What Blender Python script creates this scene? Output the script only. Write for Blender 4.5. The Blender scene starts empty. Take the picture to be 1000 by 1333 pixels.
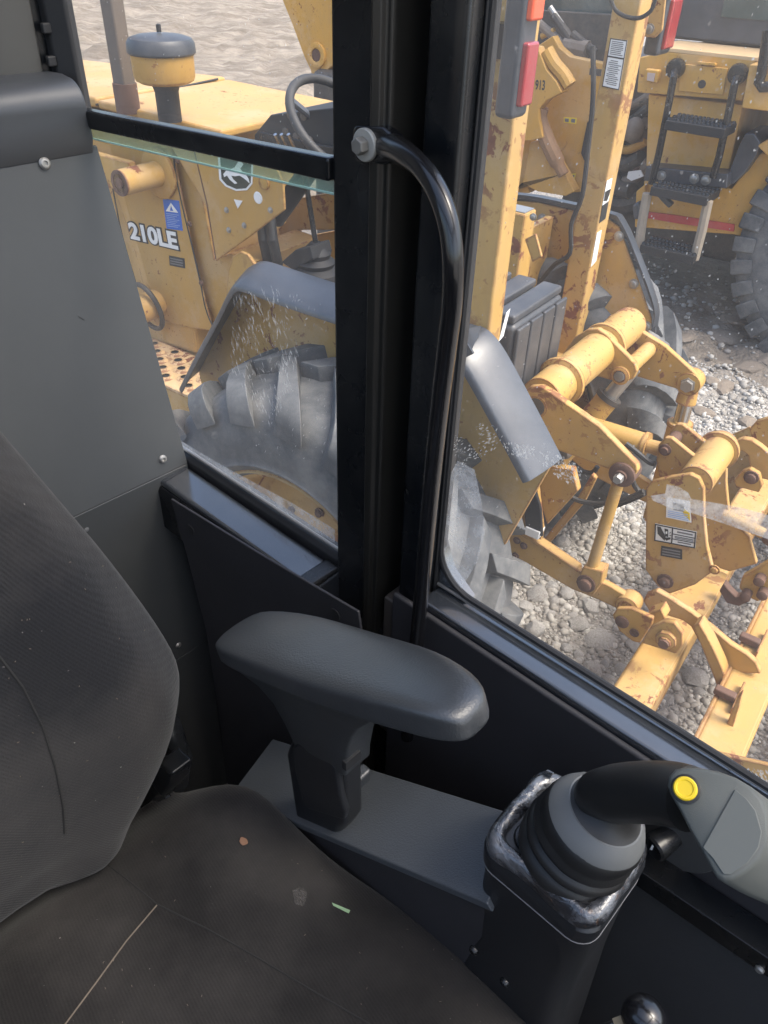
import bpy, bmesh, math, random
import numpy as np
from mathutils import Vector, Matrix, noise
random.seed(7)
R_ = math.radians
SC = bpy.context.scene
COL = SC.collection

# ------------------------------------------------------------------ camera
H = 2.27                                            # lens above the yard
FPX, PITCH, ROLL = 1010.0, R_(37.5), R_(2.0)
fw = Vector((0, math.cos(PITCH), -math.sin(PITCH)))
rt0, up0 = Vector((1, 0, 0)), Vector((0, math.sin(PITCH), math.cos(PITCH)))
rt = math.cos(ROLL) * rt0 + math.sin(ROLL) * up0
up = -math.sin(ROLL) * rt0 + math.cos(ROLL) * up0
cd = bpy.data.cameras.new('camera')
cam = bpy.data.objects.new('camera', cd); COL.objects.link(cam)
m3 = Matrix((rt, up, -fw)).transposed()
cam.matrix_world = Matrix.Translation((0, 0, H)) @ m3.to_4x4()
cd.sensor_fit = 'VERTICAL'; cd.angle = 2 * math.atan(666.5 / FPX)
cd.clip_start = .05; cd.clip_end = 800
SC.camera = cam

# ------------------------------------------------------------------ light
SUN_EL, SUN_AZ = R_(60), R_(112)                    # azimuth measured clockwise from +Y
w = bpy.data.worlds.new('World'); SC.world = w; w.use_nodes = True
nt = w.node_tree; bg = nt.nodes['Background']
sky = nt.nodes.new('ShaderNodeTexSky'); sky.sky_type = 'NISHITA'; sky.sun_disc = False
sky.sun_elevation = SUN_EL; sky.sun_rotation = SUN_AZ
sky.air_density = 1.0; sky.dust_density = 4.0; sky.ozone_density = 1.0
nt.links.new(sky.outputs[0], bg.inputs[0]); bg.inputs[1].default_value = .15
sd = bpy.data.lights.new('sun', 'SUN'); sd.energy = 1.0; sd.angle = R_(24); sd.color = (1, .95, .86)
sun = bpy.data.objects.new('sun', sd); COL.objects.link(sun)
sdir = Vector((math.sin(SUN_AZ) * math.cos(SUN_EL), math.cos(SUN_AZ) * math.cos(SUN_EL), math.sin(SUN_EL)))
sun.rotation_euler = sdir.to_track_quat('Z', 'Y').to_euler(); sun.location = (0, 0, 20)
SC.view_settings.view_transform = 'Standard'; SC.view_settings.look = 'None'
SC.view_settings.gamma = 1; SC.view_settings.use_curve_mapping = False
SC.view_settings.exposure = 1.7
SC.render.engine = 'CYCLES'
SC.cycles.max_bounces = 8; SC.cycles.transparent_max_bounces = 16
SC.cycles.use_denoising = True

# ------------------------------------------------------------------ frames
# excavator cab: u forward, v out through the left wall.  parked tractor: a forward, b across (away from the cab)
YC, YT = R_(48), R_(55)
CU, CV = Vector((math.sin(YC), -math.cos(YC), 0)), Vector((math.cos(YC), math.sin(YC), 0))
TA, TB = Vector((-math.sin(YT), math.cos(YT), 0)), Vector((math.cos(YT), math.sin(YT), 0))
ZZ = Vector((0, 0, 1)); EYE = Vector((0, 0, H))
AX = {'a': TA, 'b': TB, 'z': ZZ, 'u': CU, 'v': CV}
def A(a, b, z): return a * TA + b * TB + z * ZZ
def C(u, v, z): return u * CU + v * CV + z * ZZ
def W(x, y, z): return Vector((x, y, z))
def U(x, y, ax, d):
    """point of the real plane ax = d that the survey ray through (x, y) meets"""
    r = fw + rt * ((x - 500) / FPX) - up * ((y - 667) / FPX)
    n = AX[ax] if isinstance(ax, str) else ax
    k = (d - H * n.z) / r.dot(n)
    return EYE + r * k
def au(p): return p.dot(CU)
def aa(p): return p.dot(TA)
def ab(p): return p.dot(TB)
def av(p): return p.dot(CV)

# ------------------------------------------------------------------ mesh helper
class MB:
    def __init__(s): s.bm = bmesh.new()
    def prism(s, pts, ext):
        n = len(pts); a = [s.bm.verts.new(p) for p in pts]; b = [s.bm.verts.new(p + ext) for p in pts]
        s.bm.faces.new(a); s.bm.faces.new(b[::-1])
        for i in range(n): s.bm.faces.new((a[i], b[i], b[(i + 1) % n], a[(i + 1) % n]))
        return s
    def px(s, pts, ax, d, t): return s.prism([U(x, y, ax, d) for x, y in pts], (AX[ax] if isinstance(ax, str) else ax) * t)
    def box(s, f, lo, hi):
        (x0, y0, z0), (x1, y1, z1) = lo, hi
        return s.prism([f(x0, y0, z0), f(x1, y0, z0), f(x1, y1, z0), f(x0, y1, z0)], f(0, 0, z1 - z0) - f(0, 0, 0))
    def loft(s, secs, cap=True, closed=True):
        L = [[s.bm.verts.new(p) for p in q] for q in secs]; n = len(L[0])
        for q, r in zip(L, L[1:]):
            for i in range(n if closed else n - 1):
                s.bm.faces.new((q[i], q[(i + 1) % n], r[(i + 1) % n], r[i]))
        if cap and closed: s.bm.faces.new(L[0][::-1]); s.bm.faces.new(L[-1])
        return s
    def tube(s, pts, r, seg=12, ring=False):
        pts = [Vector(p) for p in pts]; n = len(pts)
        rs = r if isinstance(r, (list, tuple)) else [r] * n
        secs = []; ref = None
        for i, p in enumerate(pts):
            if ring: t = pts[(i + 1) % n] - pts[i - 1]
            else: t = pts[min(i + 1, n - 1)] - pts[max(i - 1, 0)]
            t.normalize()
            if ref is None:
                ref = t.cross(ZZ)
                if ref.length < .1: ref = t.cross(Vector((1, 0, 0)))
            ref = (ref - t * ref.dot(t)).normalized(); q = t.cross(ref)
            secs.append([p + rs[i] * (math.cos(k * 2 * math.pi / seg) * ref + math.sin(k * 2 * math.pi / seg) * q) for k in range(seg)])
        if ring: secs.append(secs[0]); return s.loft(secs, cap=False)
        return s.loft(secs)
    def cyl(s, p0, p1, r0, r1=None, seg=24): return s.tube([p0, p1], [r0, r0 if r1 is None else r1], seg)
    def lathe(s, c, ax, prof, seg=40, cap=True):
        ax = ax.normalized(); x = ax.orthogonal().normalized(); y = ax.cross(x)
        return s.loft([[c + ax * h + r * (math.cos(k * 2 * math.pi / seg) * x + math.sin(k * 2 * math.pi / seg) * y) for k in range(seg)] for r, h in prof], cap)
    def ball(s, c, r, sc=(1, 1, 1), sub=3):
        m = Matrix.Translation(c) @ Matrix.Diagonal((r * sc[0], r * sc[1], r * sc[2], 1))
        bmesh.ops.create_icosphere(s.bm, subdivisions=sub, radius=1, matrix=m); return s
    def build(s, name, mat, parent=None, bevel=0, seg=2, sharp=35, smooth=True, sub=0):
        off = origin(parent)
        for v in s.bm.verts: v.co -= off
        bmesh.ops.recalc_face_normals(s.bm, faces=s.bm.faces)
        me = bpy.data.meshes.new(name); s.bm.to_mesh(me); s.bm.free()
        me.materials.append(mat)
        if smooth:
            me.polygons.foreach_set('use_smooth', [True] * len(me.polygons))
            if not sub: me.set_sharp_from_angle(angle=R_(sharp))
        o = bpy.data.objects.new(name, me); COL.objects.link(o); o.parent = parent
        if sub:
            d = o.modifiers.new('subdiv', 'SUBSURF'); d.levels = d.render_levels = sub
        if bevel:
            b = o.modifiers.new('bevel', 'BEVEL'); b.width = bevel; b.segments = seg; b.limit_method = 'ANGLE'; b.angle_limit = R_(sharp)
            b.harden_normals = True
        return o
def origin(p):
    v = Vector((0, 0, 0))
    while p is not None: v += p.location; p = p.parent
    return v
def tag(o, label, cat, group=None):
    o['label'] = label; o['category'] = cat
    if group: o['group'] = group
    return o
def thing(name, label, cat, loc, group=None):
    o = bpy.data.objects.new(name, None); COL.objects.link(o); o.location = loc; o.empty_display_size = .1
    return tag(o, label, cat, group)
def piece(name, me, parent, loc, rot=None, sc=1):
    """one of many alike pieces sharing a mesh; loc in world coordinates"""
    o = bpy.data.objects.new(name, me); COL.objects.link(o); o.parent = parent
    o.location = loc - origin(parent)
    if rot is not None: o.rotation_euler = rot
    o.scale = sc if isinstance(sc, (tuple, list)) else (sc,) * 3
    return o
def meshof(mb, mat, name, sharp=35):
    o = mb.build(name, mat, None, sharp=sharp); me = o.data; bpy.data.objects.remove(o); return me
def text_mb(txt, o, x, y, size, thick=.0015, fat=.0, align='LEFT', shear=0, sx=1.0):
    cu = bpy.data.curves.new('t', 'FONT'); cu.body = txt; cu.size = size; cu.extrude = thick; cu.offset = fat; cu.align_x = align; cu.shear = shear
    cu.resolution_u = 4
    ob = bpy.data.objects.new('t', cu); COL.objects.link(ob)
    bpy.context.view_layer.update()
    me = bpy.data.meshes.new_from_object(ob.evaluated_get(bpy.context.evaluated_depsgraph_get()))
    bpy.data.objects.remove(ob)
    x = x.normalized(); y = (y - x * y.dot(x)).normalized(); n = x.cross(y)
    mb = MB(); mb.bm.from_mesh(me)
    for v in mb.bm.verts: c = v.co.copy(); v.co = o + x * c.x * sx + y * c.y + n * c.z
    return mb

# ------------------------------------------------------------------ materials
class NT:
    def __init__(s, name):
        s.m = bpy.data.materials.new(name); s.m.use_nodes = True; s.t = s.m.node_tree; s.t.nodes.clear()
        s.out = s.n('ShaderNodeOutputMaterial'); s.tc = s.n('ShaderNodeTexCoord'); s.P = s.tc.outputs['Object']
    def n(s, t, **k):
        x = s.t.nodes.new(t)
        for a, b in k.items(): setattr(x, a, b)
        return x
    def l(s, a, b): s.t.links.new(a, b)
    def noise(s, scale, detail=4, rough=.55, vec=None, dist=0):
        x = s.n('ShaderNodeTexNoise'); x.inputs['Scale'].default_value = scale; x.inputs['Detail'].default_value = detail
        x.inputs['Roughness'].default_value = rough; x.inputs['Distortion'].default_value = dist; s.l(vec or s.P, x.inputs['Vector']); return x.outputs['Fac']
    def ramp(s, fac, stops):
        x = s.n('ShaderNodeValToRGB'); e = x.color_ramp.elements
        while len(e) < len(stops): e.new(.5)
        for i, (p, c) in enumerate(stops): e[i].position = p; e[i].color = (*c, 1) if isinstance(c, tuple) else (c, c, c, 1)
        s.l(fac, x.inputs[0]); return x.outputs[0]
    def mix(s, f, a, b, mode='MIX'):
        x = s.n('ShaderNodeMix', data_type='RGBA', blend_type=mode)
        for v, i in ((f, 0), (a, 6), (b, 7)):
            if hasattr(v, 'is_linked'): s.l(v, x.inputs[i])
            else: x.inputs[i].default_value = v if i == 0 else (*v, 1)
        return x.outputs[2]
    def math(s, op, a, b=0.0, c=None):
        x = s.n('ShaderNodeMath', operation=op)
        for i, v in enumerate((a, b, c)):
            if v is None: continue
            if hasattr(v, 'is_linked'): s.l(v, x.inputs[i])
            else: x.inputs[i].default_value = v
        return x.outputs[0]
    def mapped(s, scale=(1, 1, 1), rot=(0, 0, 0)):
        x = s.n('ShaderNodeMapping'); x.inputs['Scale'].default_value = scale; x.inputs['Rotation'].default_value = rot; s.l(s.P, x.inputs[0]); return x.outputs[0]
    def bump(s, h, strength=.3, dist=.002):
        x = s.n('ShaderNodeBump'); x.inputs['Strength'].default_value = strength; x.inputs['Distance'].default_value = dist; s.l(h, x.inputs['Height']); return x.outputs[0]
    def bsdf(s, col, rough=.5, metal=0, spec=.5, nrm=None, coat=0, trans=0):
        x = s.n('ShaderNodeBsdfPrincipled')
        for v, k in ((col, 'Base Color'), (rough, 'Roughness'), (metal, 'Metallic')):
            if hasattr(v, 'is_linked'): s.l(v, x.inputs[k])
            else: x.inputs[k].default_value = (*v, 1) if k == 'Base Color' else v
        x.inputs['Specular IOR Level'].default_value = spec; x.inputs['Coat Weight'].default_value = coat; x.inputs['Coat Roughness'].default_value = .12
        if nrm is not None: s.l(nrm, x.inputs['Normal'])
        s.l(x.outputs[0], s.out.inputs[0]); s.b = x; return s.m

def yellow(name, rust=.5, edge=.0, fade=.35, col=(.46, .268, .058), rough=.52):
    s = NT(name)
    f = s.noise(1.7, 3); c = s.mix(s.ramp(f, [(.35, 0.), (.7, fade)]), col, tuple(min(1, x * .9 + .12) for x in col))
    g = s.noise(9, 7, .7, s.mapped((1, 1, .35))); c = s.mix(s.ramp(g, [(.46, 0.), (.74, .42)]), c, (.33, .22, .11))
    c = s.mix(s.ramp(s.noise(3.1, 6, .7), [(.52, 0.), (.60, .35)]), c, tuple(min(1, x * .75 + .18) for x in col))        # dust and grime
    up_ = s.n('ShaderNodeSeparateXYZ'); geo = s.n('ShaderNodeNewGeometry'); s.l(geo.outputs['Normal'], up_.inputs[0])
    dust = s.math('MULTIPLY', s.ramp(up_.outputs['Z'], [(.3, 0.), (.95, .18)]), s.ramp(s.noise(4, 5), [(.3, .35), (.7, 1.)]))
    c = s.mix(dust, c, (.47, .375, .25))                                                            # yard dust lies on what faces up
    r1 = s.noise(15, 8, .7, dist=.4); mk = s.ramp(r1, [(.645 - .085 * rust, 0.), (.675 - .085 * rust, 1.)])
    big = s.ramp(s.noise(2.3, 2), [(.42, 0.), (.58, 1.)]); mk = s.math('MULTIPLY', mk, big)
    sp = s.noise(60, 2, .5); mk = s.math('MAXIMUM', mk, s.math('MULTIPLY', s.math('MULTIPLY', s.ramp(s.noise(1.9, 2), [(.45, .1), (.6, 1.)]), s.ramp(sp, [(.665, 0.), (.695, .85)])), s.ramp(r1, [(.4, 0.), (.5, 1.)])))
    if edge:
        bv = s.n('ShaderNodeBevel', samples=4); bv.inputs['Radius'].default_value = .011
        d = s.n('ShaderNodeVectorMath', operation='DOT_PRODUCT'); s.l(bv.outputs[0], d.inputs[0]); s.l(geo.outputs['True Normal'], d.inputs[1])
        e = s.ramp(d.outputs['Value'], [(.93, 1.), (.993, 0.)])
        e = s.math('MULTIPLY', e, s.ramp(s.noise(22, 5, .7), [(.49 - .12 * edge, 0.), (.59 - .1 * edge, 1.)])); mk = s.math('MAXIMUM', mk, e)
    rc = s.mix(s.noise(40, 3), (.10, .035, .022), (.30, .115, .055)); c = s.mix(mk, c, rc)
    ro = s.math('ADD', rough, s.math('MULTIPLY', mk, .35))
    return s.bsdf(c, ro, spec=.4, nrm=s.bump(s.math('SUBTRACT', s.noise(30, 4), s.math('MULTIPLY', mk, .5)), .25, .0015))

def plain(name, col, rough=.5, metal=0, spec=.5, var=.25, bump=0, bscale=300, coat=0, dusty=0, dcol=(.42, .38, .33)):
    s = NT(name); c2 = tuple(x * (1 - var) for x in col)
    c = s.mix(s.noise(7, 5, .6), c2, tuple(min(1, x * (1 + var)) for x in col))
    if dusty:
        c = s.mix(s.ramp(s.noise(5, 7, .7), [(.42, 0.), (.75, dusty)]), c, dcol)
    rr = s.math('ADD', rough - .06, s.math('MULTIPLY', s.noise(12, 4), .14))
    return s.bsdf(c, rr, metal, spec, s.bump(s.noise(bscale, 2), bump, .001) if bump else None, coat)

Y_near = yellow('yellow_paint_worn', .85, 1.0)
Y_blade = yellow('yellow_paint_implement', 1.05, 1.25, col=(.44, .26, .060))
Y_post = yellow('yellow_paint_post', 1.35, .7, fade=.5, col=(.47, .285, .076))
Y_hood = yellow('yellow_paint_hood', .15, .5, col=(.47, .268, .060))
Y_far = yellow('yellow_paint_loader', .2, 0, fade=.2, col=(.54, .285, .045))
Y_rusty = yellow('yellow_paint_rusted', 2.0, 1.3, col=(.44, .26, .07))
Y_foot = yellow('yellow_paint_tread_plate', 1.7, .8, fade=.8, col=(.66, .42, .18))
M_rust = plain('rusty_steel', (.115, .062, .042), .8, var=.5, bump=.4, bscale=120)
M_steel = plain('grey_steel', (.36, .35, .33), .42, .7, var=.2)
M_chrome = plain('chrome_rod', (.55, .54, .52), .22, 1.0, var=.15)
M_black = plain('black_gloss_paint', (.005, .006, .0075), .26, spec=.4, var=.3, dusty=.05)
M_sill = plain('black_sill_paint', (.022, .025, .030), .16, spec=1., var=.3, dusty=.14, dcol=(.2, .21, .22), coat=1.)
M_tube = plain('black_handle_coating', (.006, .006, .007), .24, spec=.5, var=.2, coat=.4)
M_plastic = plain('black_textured_plastic', (.032, .036, .041), .36, spec=.9, var=.25, bump=.6, bscale=600, dusty=.07, dcol=(.14, .14, .14))
M_arm = plain('black_armrest_skin', (.025, .0275, .030), .36, spec=.85, var=.25, bump=.35, bscale=480, dusty=.12, dcol=(.12, .13, .14))
M_panel = plain('black_side_panel', (.034, .033, .036), .55, spec=.35, var=.2, bump=.3, bscale=1200)
M_rubber = plain('black_rubber', (.014, .014, .015), .6, var=.3)
M_trim = plain('grey_trim_panel', (.060, .063, .064), .5, spec=.4, var=.12, dusty=.10, dcol=(.10, .10, .098), bump=.12, bscale=1500)
M_cap = plain('dark_grey_trim', (.043, .046, .050), .40, spec=.5, var=.08, bump=.1, bscale=1500)
M_tyre = plain('dusty_tyre', (.075, .080, .086), .75, spec=.4, var=.35, bump=.5, bscale=60, dusty=.8, dcol=(.26, .255, .24))
M_fend = plain('black_fender_plastic', (.026, .031, .040), .36, spec=.9, var=.2, dusty=.25, dcol=(.15, .16, .18))
M_tank = plain('black_tank_plastic', (.034, .038, .046), .45, spec=.6, var=.2, dusty=.4, dcol=(.16, .15, .14))
M_hose = plain('black_hose', (.02, .02, .02), .55, var=.3, dusty=.3, dcol=(.12, .11, .10))
M_white = plain('white_print', (.78, .78, .76), .5, var=.05)
M_ink = plain('black_print', (.02, .02, .02), .5, var=.1)
M_inkg = plain('grey_print', (.16, .16, .16), .6, var=.2)
M_blue = plain('blue_decal', (.03, .13, .50), .45, var=.1)
M_dkg = plain('dark_green_decal', (.018, .028, .022), .4, var=.1)
M_sage = plain('grip_head_plastic', (.092, .097, .088), .52, spec=.4, var=.06, bump=.2, bscale=1500)
M_collar = plain('grey_collar_plastic', (.125, .127, .122), .5, var=.08, bump=.1, bscale=900)
M_grip = plain('black_grip_rubber', (.016, .0155, .015), .42, spec=.45, var=.2, bump=.15, bscale=1200)
M_btn = plain('yellow_button_plastic', (.72, .50, .015), .35, var=.03)
M_red = plain('red_lens', (.30, .010, .016), .2, var=.15, dusty=.12, coat=.6)
M_orange = plain('orange_lens', (.75, .085, .020), .2, var=.15, dusty=.10, coat=.6)
M_redp = plain('red_stripe_paint', (.45, .035, .03), .5, var=.2, dusty=.25)
M_wood = plain('weathered_timber', (.24, .15, .09), .8, var=.3, bump=.4, bscale=50)
M_exh = plain('exhaust_pipe_steel', (.14, .115, .095), .6, .25, var=.25, bump=.3, bscale=60)
M_leaf = plain('dry_leaf', (.20, .105, .06), .7, var=.2)
M_green = plain('pale_green_mark', (.20, .31, .18), .7, var=.3)
M_dark = plain('dark_machinery', (.05, .045, .04), .6, var=.5, dusty=.5, dcol=(.2, .16, .12))
M_junk = plain('dusty_machinery', (.19, .15, .115), .7, var=.5, dusty=.5, dcol=(.38, .33, .27))
M_cabgl = plain('loader_cab_glass', (.055, .085, .085), .1, spec=.8, var=.2, dusty=.35, dcol=(.2, .24, .22))
M_ctop = plain('console_top_lit_plastic', (.075, .084, .094), .40, spec=.8, var=.25, bump=.7, bscale=520, dusty=.12, dcol=(.16, .165, .17))  # lighter than the sides: light on the up-facing top put into the colour
M_col = plain('black_column_plastic', (.014, .015, .017), .38, spec=.6, var=.25, bump=.3, bscale=800, dusty=.08, dcol=(.08, .08, .085))

def fabric(name, col, ang):
    s = NT(name)
    v = s.mapped((1, 1, 1), ang)
    wv = s.n('ShaderNodeTexWave', wave_type='BANDS', bands_direction='X'); wv.inputs['Scale'].default_value = 88; wv.inputs['Distortion'].default_value = .6; wv.inputs['Detail'].default_value = 2
    s.l(v, wv.inputs['Vector'])
    n2 = s.noise(420, 2); h = s.math('ADD', s.math('ADD', s.math('MULTIPLY', wv.outputs['Fac'], .30), s.math('MULTIPLY', n2, .8)), s.math('MULTIPLY', s.noise(28, 3), 1.2))
    c = s.mix(s.math('ADD', s.math('MULTIPLY', wv.outputs['Fac'], .42), s.math('MULTIPLY', n2, .6)), tuple(x * .6 for x in col), tuple(x * 1.4 for x in col))
    c = s.mix(s.ramp(s.noise(6, 5, .6), [(.4, 0.), (.8, .35)]), c, (.085, .078, .072))
    c = s.mix(s.ramp(s.noise(230, 1), [(.80, 0.), (.84, .5)]), c, (.3, .28, .26))                   # lint
    m = s.bsdf(c, .92, spec=.15, nrm=s.bump(h, .55, .0012)); s.b.inputs['Sheen Weight'].default_value = .10; s.b.inputs['Sheen Roughness'].default_value = .5
    return m
M_fab = fabric('seat_cloth', (.0098, .0102, .0118), (0, R_(35), R_(-20)))
M_fab2 = fabric('cushion_cloth', (.0115, .0108, .0105), (0, 0, R_(-38)))

def tape():
    s = NT('crinkled_glossy_vinyl'); n1 = s.noise(16, 4, .6, dist=2.2); n2 = s.noise(70, 3, .6, dist=1.5)
    c = s.mix(s.ramp(n1, [(.46, 0.), (.66, 1.)]), (.02, .02, .022), (.13, .135, .145))  # pale patches put the whitish glare on black vinyl into the colour
    c = s.mix(s.ramp(n2, [(.62, 0.), (.7, .6)]), c, (.12, .07, .045))
    return s.bsdf(c, .25, spec=1., nrm=s.bump(s.math('ADD', n1, s.math('MULTIPLY', n2, .5)), .6, .006), coat=.7)
M_tape = tape()

def glass(name, dust=.10, tint=(.97, .985, .975), seed=0.0):
    s = NT(name); tr = s.n('ShaderNodeBsdfTransparent'); tr.inputs[0].default_value = (*tint, 1)
    gl = s.n('ShaderNodeBsdfGlossy'); gl.inputs['Roughness'].default_value = .03
    lw = s.n('ShaderNodeLayerWeight'); lw.inputs[0].default_value = .5
    fr = s.math('ADD', s.math('MULTIPLY', s.math('POWER', lw.outputs['Facing'], 5), .90), .06)
    mx = s.n('ShaderNodeMixShader'); s.l(fr, mx.inputs[0]); s.l(tr.outputs[0], mx.inputs[1]); s.l(gl.outputs[0], mx.inputs[2])
    df = s.n('ShaderNodeBsdfDiffuse'); df.inputs[0].default_value = (.62, .60, .57, 1); tl = s.n('ShaderNodeBsdfTranslucent'); tl.inputs[0].default_value = (.75, .73, .70, 1)
    dm = s.n('ShaderNodeMixShader'); dm.inputs[0].default_value = .6; s.l(df.outputs[0], dm.inputs[1]); s.l(tl.outputs[0], dm.inputs[2])
    mp = s.n('ShaderNodeMapping'); mp.inputs['Location'].default_value = (seed, seed * 2, 0); s.l(s.P, mp.inputs[0])
    cloud = s.ramp(s.noise(5, 6, .65, mp.outputs[0], .8), [(.35, .45), (.75, 1.)])
    spk = s.ramp(s.noise(170, 1, .5, mp.outputs[0]), [(.745, 0.), (.78, 1.3)])
    k = s.math('MULTIPLY', s.math('ADD', cloud, spk), dust)
    m2 = s.n('ShaderNodeMixShader'); s.l(k, m2.inputs[0]); s.l(mx.outputs[0], m2.inputs[1]); s.l(dm.outputs[0], m2.inputs[2])
    s.l(m2.outputs[0], s.out.inputs[0]); return s.m
M_glass = glass('dusty_window_glass', .11)
M_glass2 = glass('dirty_door_glass', .105, seed=7.7)
def film(name, col, op, sc=60):
    s = NT(name); tr = s.n('ShaderNodeBsdfTransparent'); df = s.n('ShaderNodeBsdfDiffuse'); df.inputs[0].default_value = (*col, 1)
    tl = s.n('ShaderNodeBsdfTranslucent'); tl.inputs[0].default_value = (*col, 1)
    dm = s.n('ShaderNodeMixShader'); dm.inputs[0].default_value = .6; s.l(df.outputs[0], dm.inputs[1]); s.l(tl.outputs[0], dm.inputs[2])
    mx = s.n('ShaderNodeMixShader'); k = s.math('MULTIPLY', s.ramp(s.noise(sc, 6, .75), [(.3, .15), (.7, 1.)]), op)
    s.l(k, mx.inputs[0]); s.l(tr.outputs[0], mx.inputs[1]); s.l(dm.outputs[0], mx.inputs[2]); s.l(mx.outputs[0], s.out.inputs[0]); return s.m
M_scr = film('scratch_on_glass', (.85, .84, .80), .75, 200)
M_smear = film('paint_smear_on_glass', (.78, .74, .68), .72, 120)
M_frost = film('mud_film_on_glass', (.60, .62, .64), .55, 45)
def edge_glass():
    s = NT('green_glass_edge'); tr = s.n('ShaderNodeBsdfTransparent'); tr.inputs[0].default_value = (.88, .965, .92, 1)
    b = s.n('ShaderNodeBsdfPrincipled'); b.inputs['Base Color'].default_value = (.60, .74, .66, 1); b.inputs['Roughness'].default_value = .15
    mx = s.n('ShaderNodeMixShader'); mx.inputs[0].default_value = .25; s.l(tr.outputs[0], mx.inputs[1]); s.l(b.outputs[0], mx.inputs[2]); s.l(mx.outputs[0], s.out.inputs[0]); return s.m
M_gedge = edge_glass()

TA_, TB_ = tuple(TA), tuple(TB)
def ground_mat():
    s = NT('gravel_and_mud'); geo = s.n('ShaderNodeNewGeometry'); P = geo.outputs['Position']
    c = s.mix(s.ramp(s.noise(1.3, 6, .6, P), [(.35, 0.), (.65, 1.)]), (.30, .28, .25), (.46, .43, .39))
    vo = s.n('ShaderNodeTexVoronoi'); vo.inputs['Scale'].default_value = 42; s.l(P, vo.inputs['Vector'])
    c = s.mix(.55, c, s.mix(vo.outputs['Color'], (.22, .205, .185), (.56, .53, .49)))
    c = s.mix(s.ramp(s.noise(70, 4, .7, P), [(.35, .5), (.6, 0.)]), c, (.10, .09, .08))
    sx = s.n('ShaderNodeSeparateXYZ'); s.l(P, sx.inputs[0])
    mud = s.ramp(s.math('ADD', s.math('ADD', s.math('MULTIPLY', sx.outputs['X'], -.18), s.math('MULTIPLY', sx.outputs['Y'], .055)), s.math('MULTIPLY', s.noise(.6, 4, .6, P), .5)), [(.62, 0.), (.85, 1.)])
    mpn = s.n('ShaderNodeMapping'); mpn.inputs['Scale'].default_value = (.35, 1.6, 1); mpn.inputs['Rotation'].default_value = (0, 0, .3); s.l(P, mpn.inputs[0])
    tan = s.mix(s.ramp(s.noise(2.2, 7, .7, P), [(.3, 0.), (.7, 1.)]), (.22, .18, .136), (.43, .368, .292))
    tan = s.mix(s.ramp(s.noise(1.5, 8, .75, mpn.outputs[0], 1.), [(.42, .6), (.56, 0.)]), tan, (.15, .12, .093))
    c = s.mix(mud, c, tan)
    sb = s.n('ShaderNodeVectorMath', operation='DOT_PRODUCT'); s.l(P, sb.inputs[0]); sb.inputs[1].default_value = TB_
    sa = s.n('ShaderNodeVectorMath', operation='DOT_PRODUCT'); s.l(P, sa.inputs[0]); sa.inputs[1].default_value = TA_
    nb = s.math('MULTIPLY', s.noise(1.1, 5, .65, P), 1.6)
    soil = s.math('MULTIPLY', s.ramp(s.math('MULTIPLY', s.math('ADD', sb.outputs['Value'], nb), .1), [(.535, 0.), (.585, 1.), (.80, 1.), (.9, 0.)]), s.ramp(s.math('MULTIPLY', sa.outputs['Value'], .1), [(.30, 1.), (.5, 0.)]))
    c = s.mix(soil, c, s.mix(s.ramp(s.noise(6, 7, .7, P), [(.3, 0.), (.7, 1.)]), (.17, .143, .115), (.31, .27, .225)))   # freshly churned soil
    h = s.math('ADD', s.math('ADD', s.noise(25, 8, .75, P), s.math('MULTIPLY', s.noise(4.5, 9, .8, P), s.math('MULTIPLY', mud, 5.))), s.math('MULTIPLY', vo.outputs['Distance'], -.8))
    return s.bsdf(c, .9, spec=.2, nrm=s.bump(h, .8, .02))
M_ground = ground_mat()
def stone_mat():
    s = NT('grey_limestone'); oi = s.n('ShaderNodeObjectInfo')
    c = s.mix(oi.outputs['Random'], (.46, .445, .42), (.62, .60, .575)); c = s.mix(s.ramp(s.noise(9, 7, .7), [(.35, .6), (.65, 0.)]), c, (.17, .155, .14))
    return s.bsdf(c, .85, spec=.25, nrm=s.bump(s.noise(35, 6, .7), .7, .006))
M_stone = stone_mat()
def gravel_mat():
    s = NT('loose_gravel'); g = s.n('ShaderNodeNewGeometry')
    c = s.ramp(g.outputs['Random Per Island'], [(0., (.27, .25, .225)), (.4, (.37, .35, .315)), (.8, (.45, .43, .395)), (1., (.55, .53, .495))])
    return s.bsdf(c, .88, spec=.2)
M_gravel = gravel_mat()

# ================================================================== ground
def fbm(x, y, s, o=5): return noise.fractal(Vector((x * s, y * s, 3.7)), 1.0, 2.0, o)
def gz(x, y):
    d = math.hypot(x, y); z = .012 * fbm(x, y, 3.0) + .006 * fbm(x, y, 11)
    k = min(1, max(0, (d - 5.5) / 6)) * (1 if x < 1.5 else max(0, 1 - (x - 1.5) / 2))
    z += k * (.16 * abs(fbm(x, y, .55)) + .06 * fbm(x, y, 1.3) + .07 * fbm(x, y, 3.6, 7) + .02 * math.sin((.35 * x + .94 * y) * 2.1 + 1.5 * fbm(x, y, .2)))
    L = Vector((x, y, 0)); b = L.dot(TB); a = L.dot(TA)                     # churned dirt under the wheel loader
    kk = math.exp(-((b - 5.2) / 1.0) ** 2) * math.exp(-((a - 1.2) / 1.6) ** 2); z += kk * (.08 + .07 * fbm(x, y, 2.5) + .05 * fbm(x, y, 6))
    return z
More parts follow.
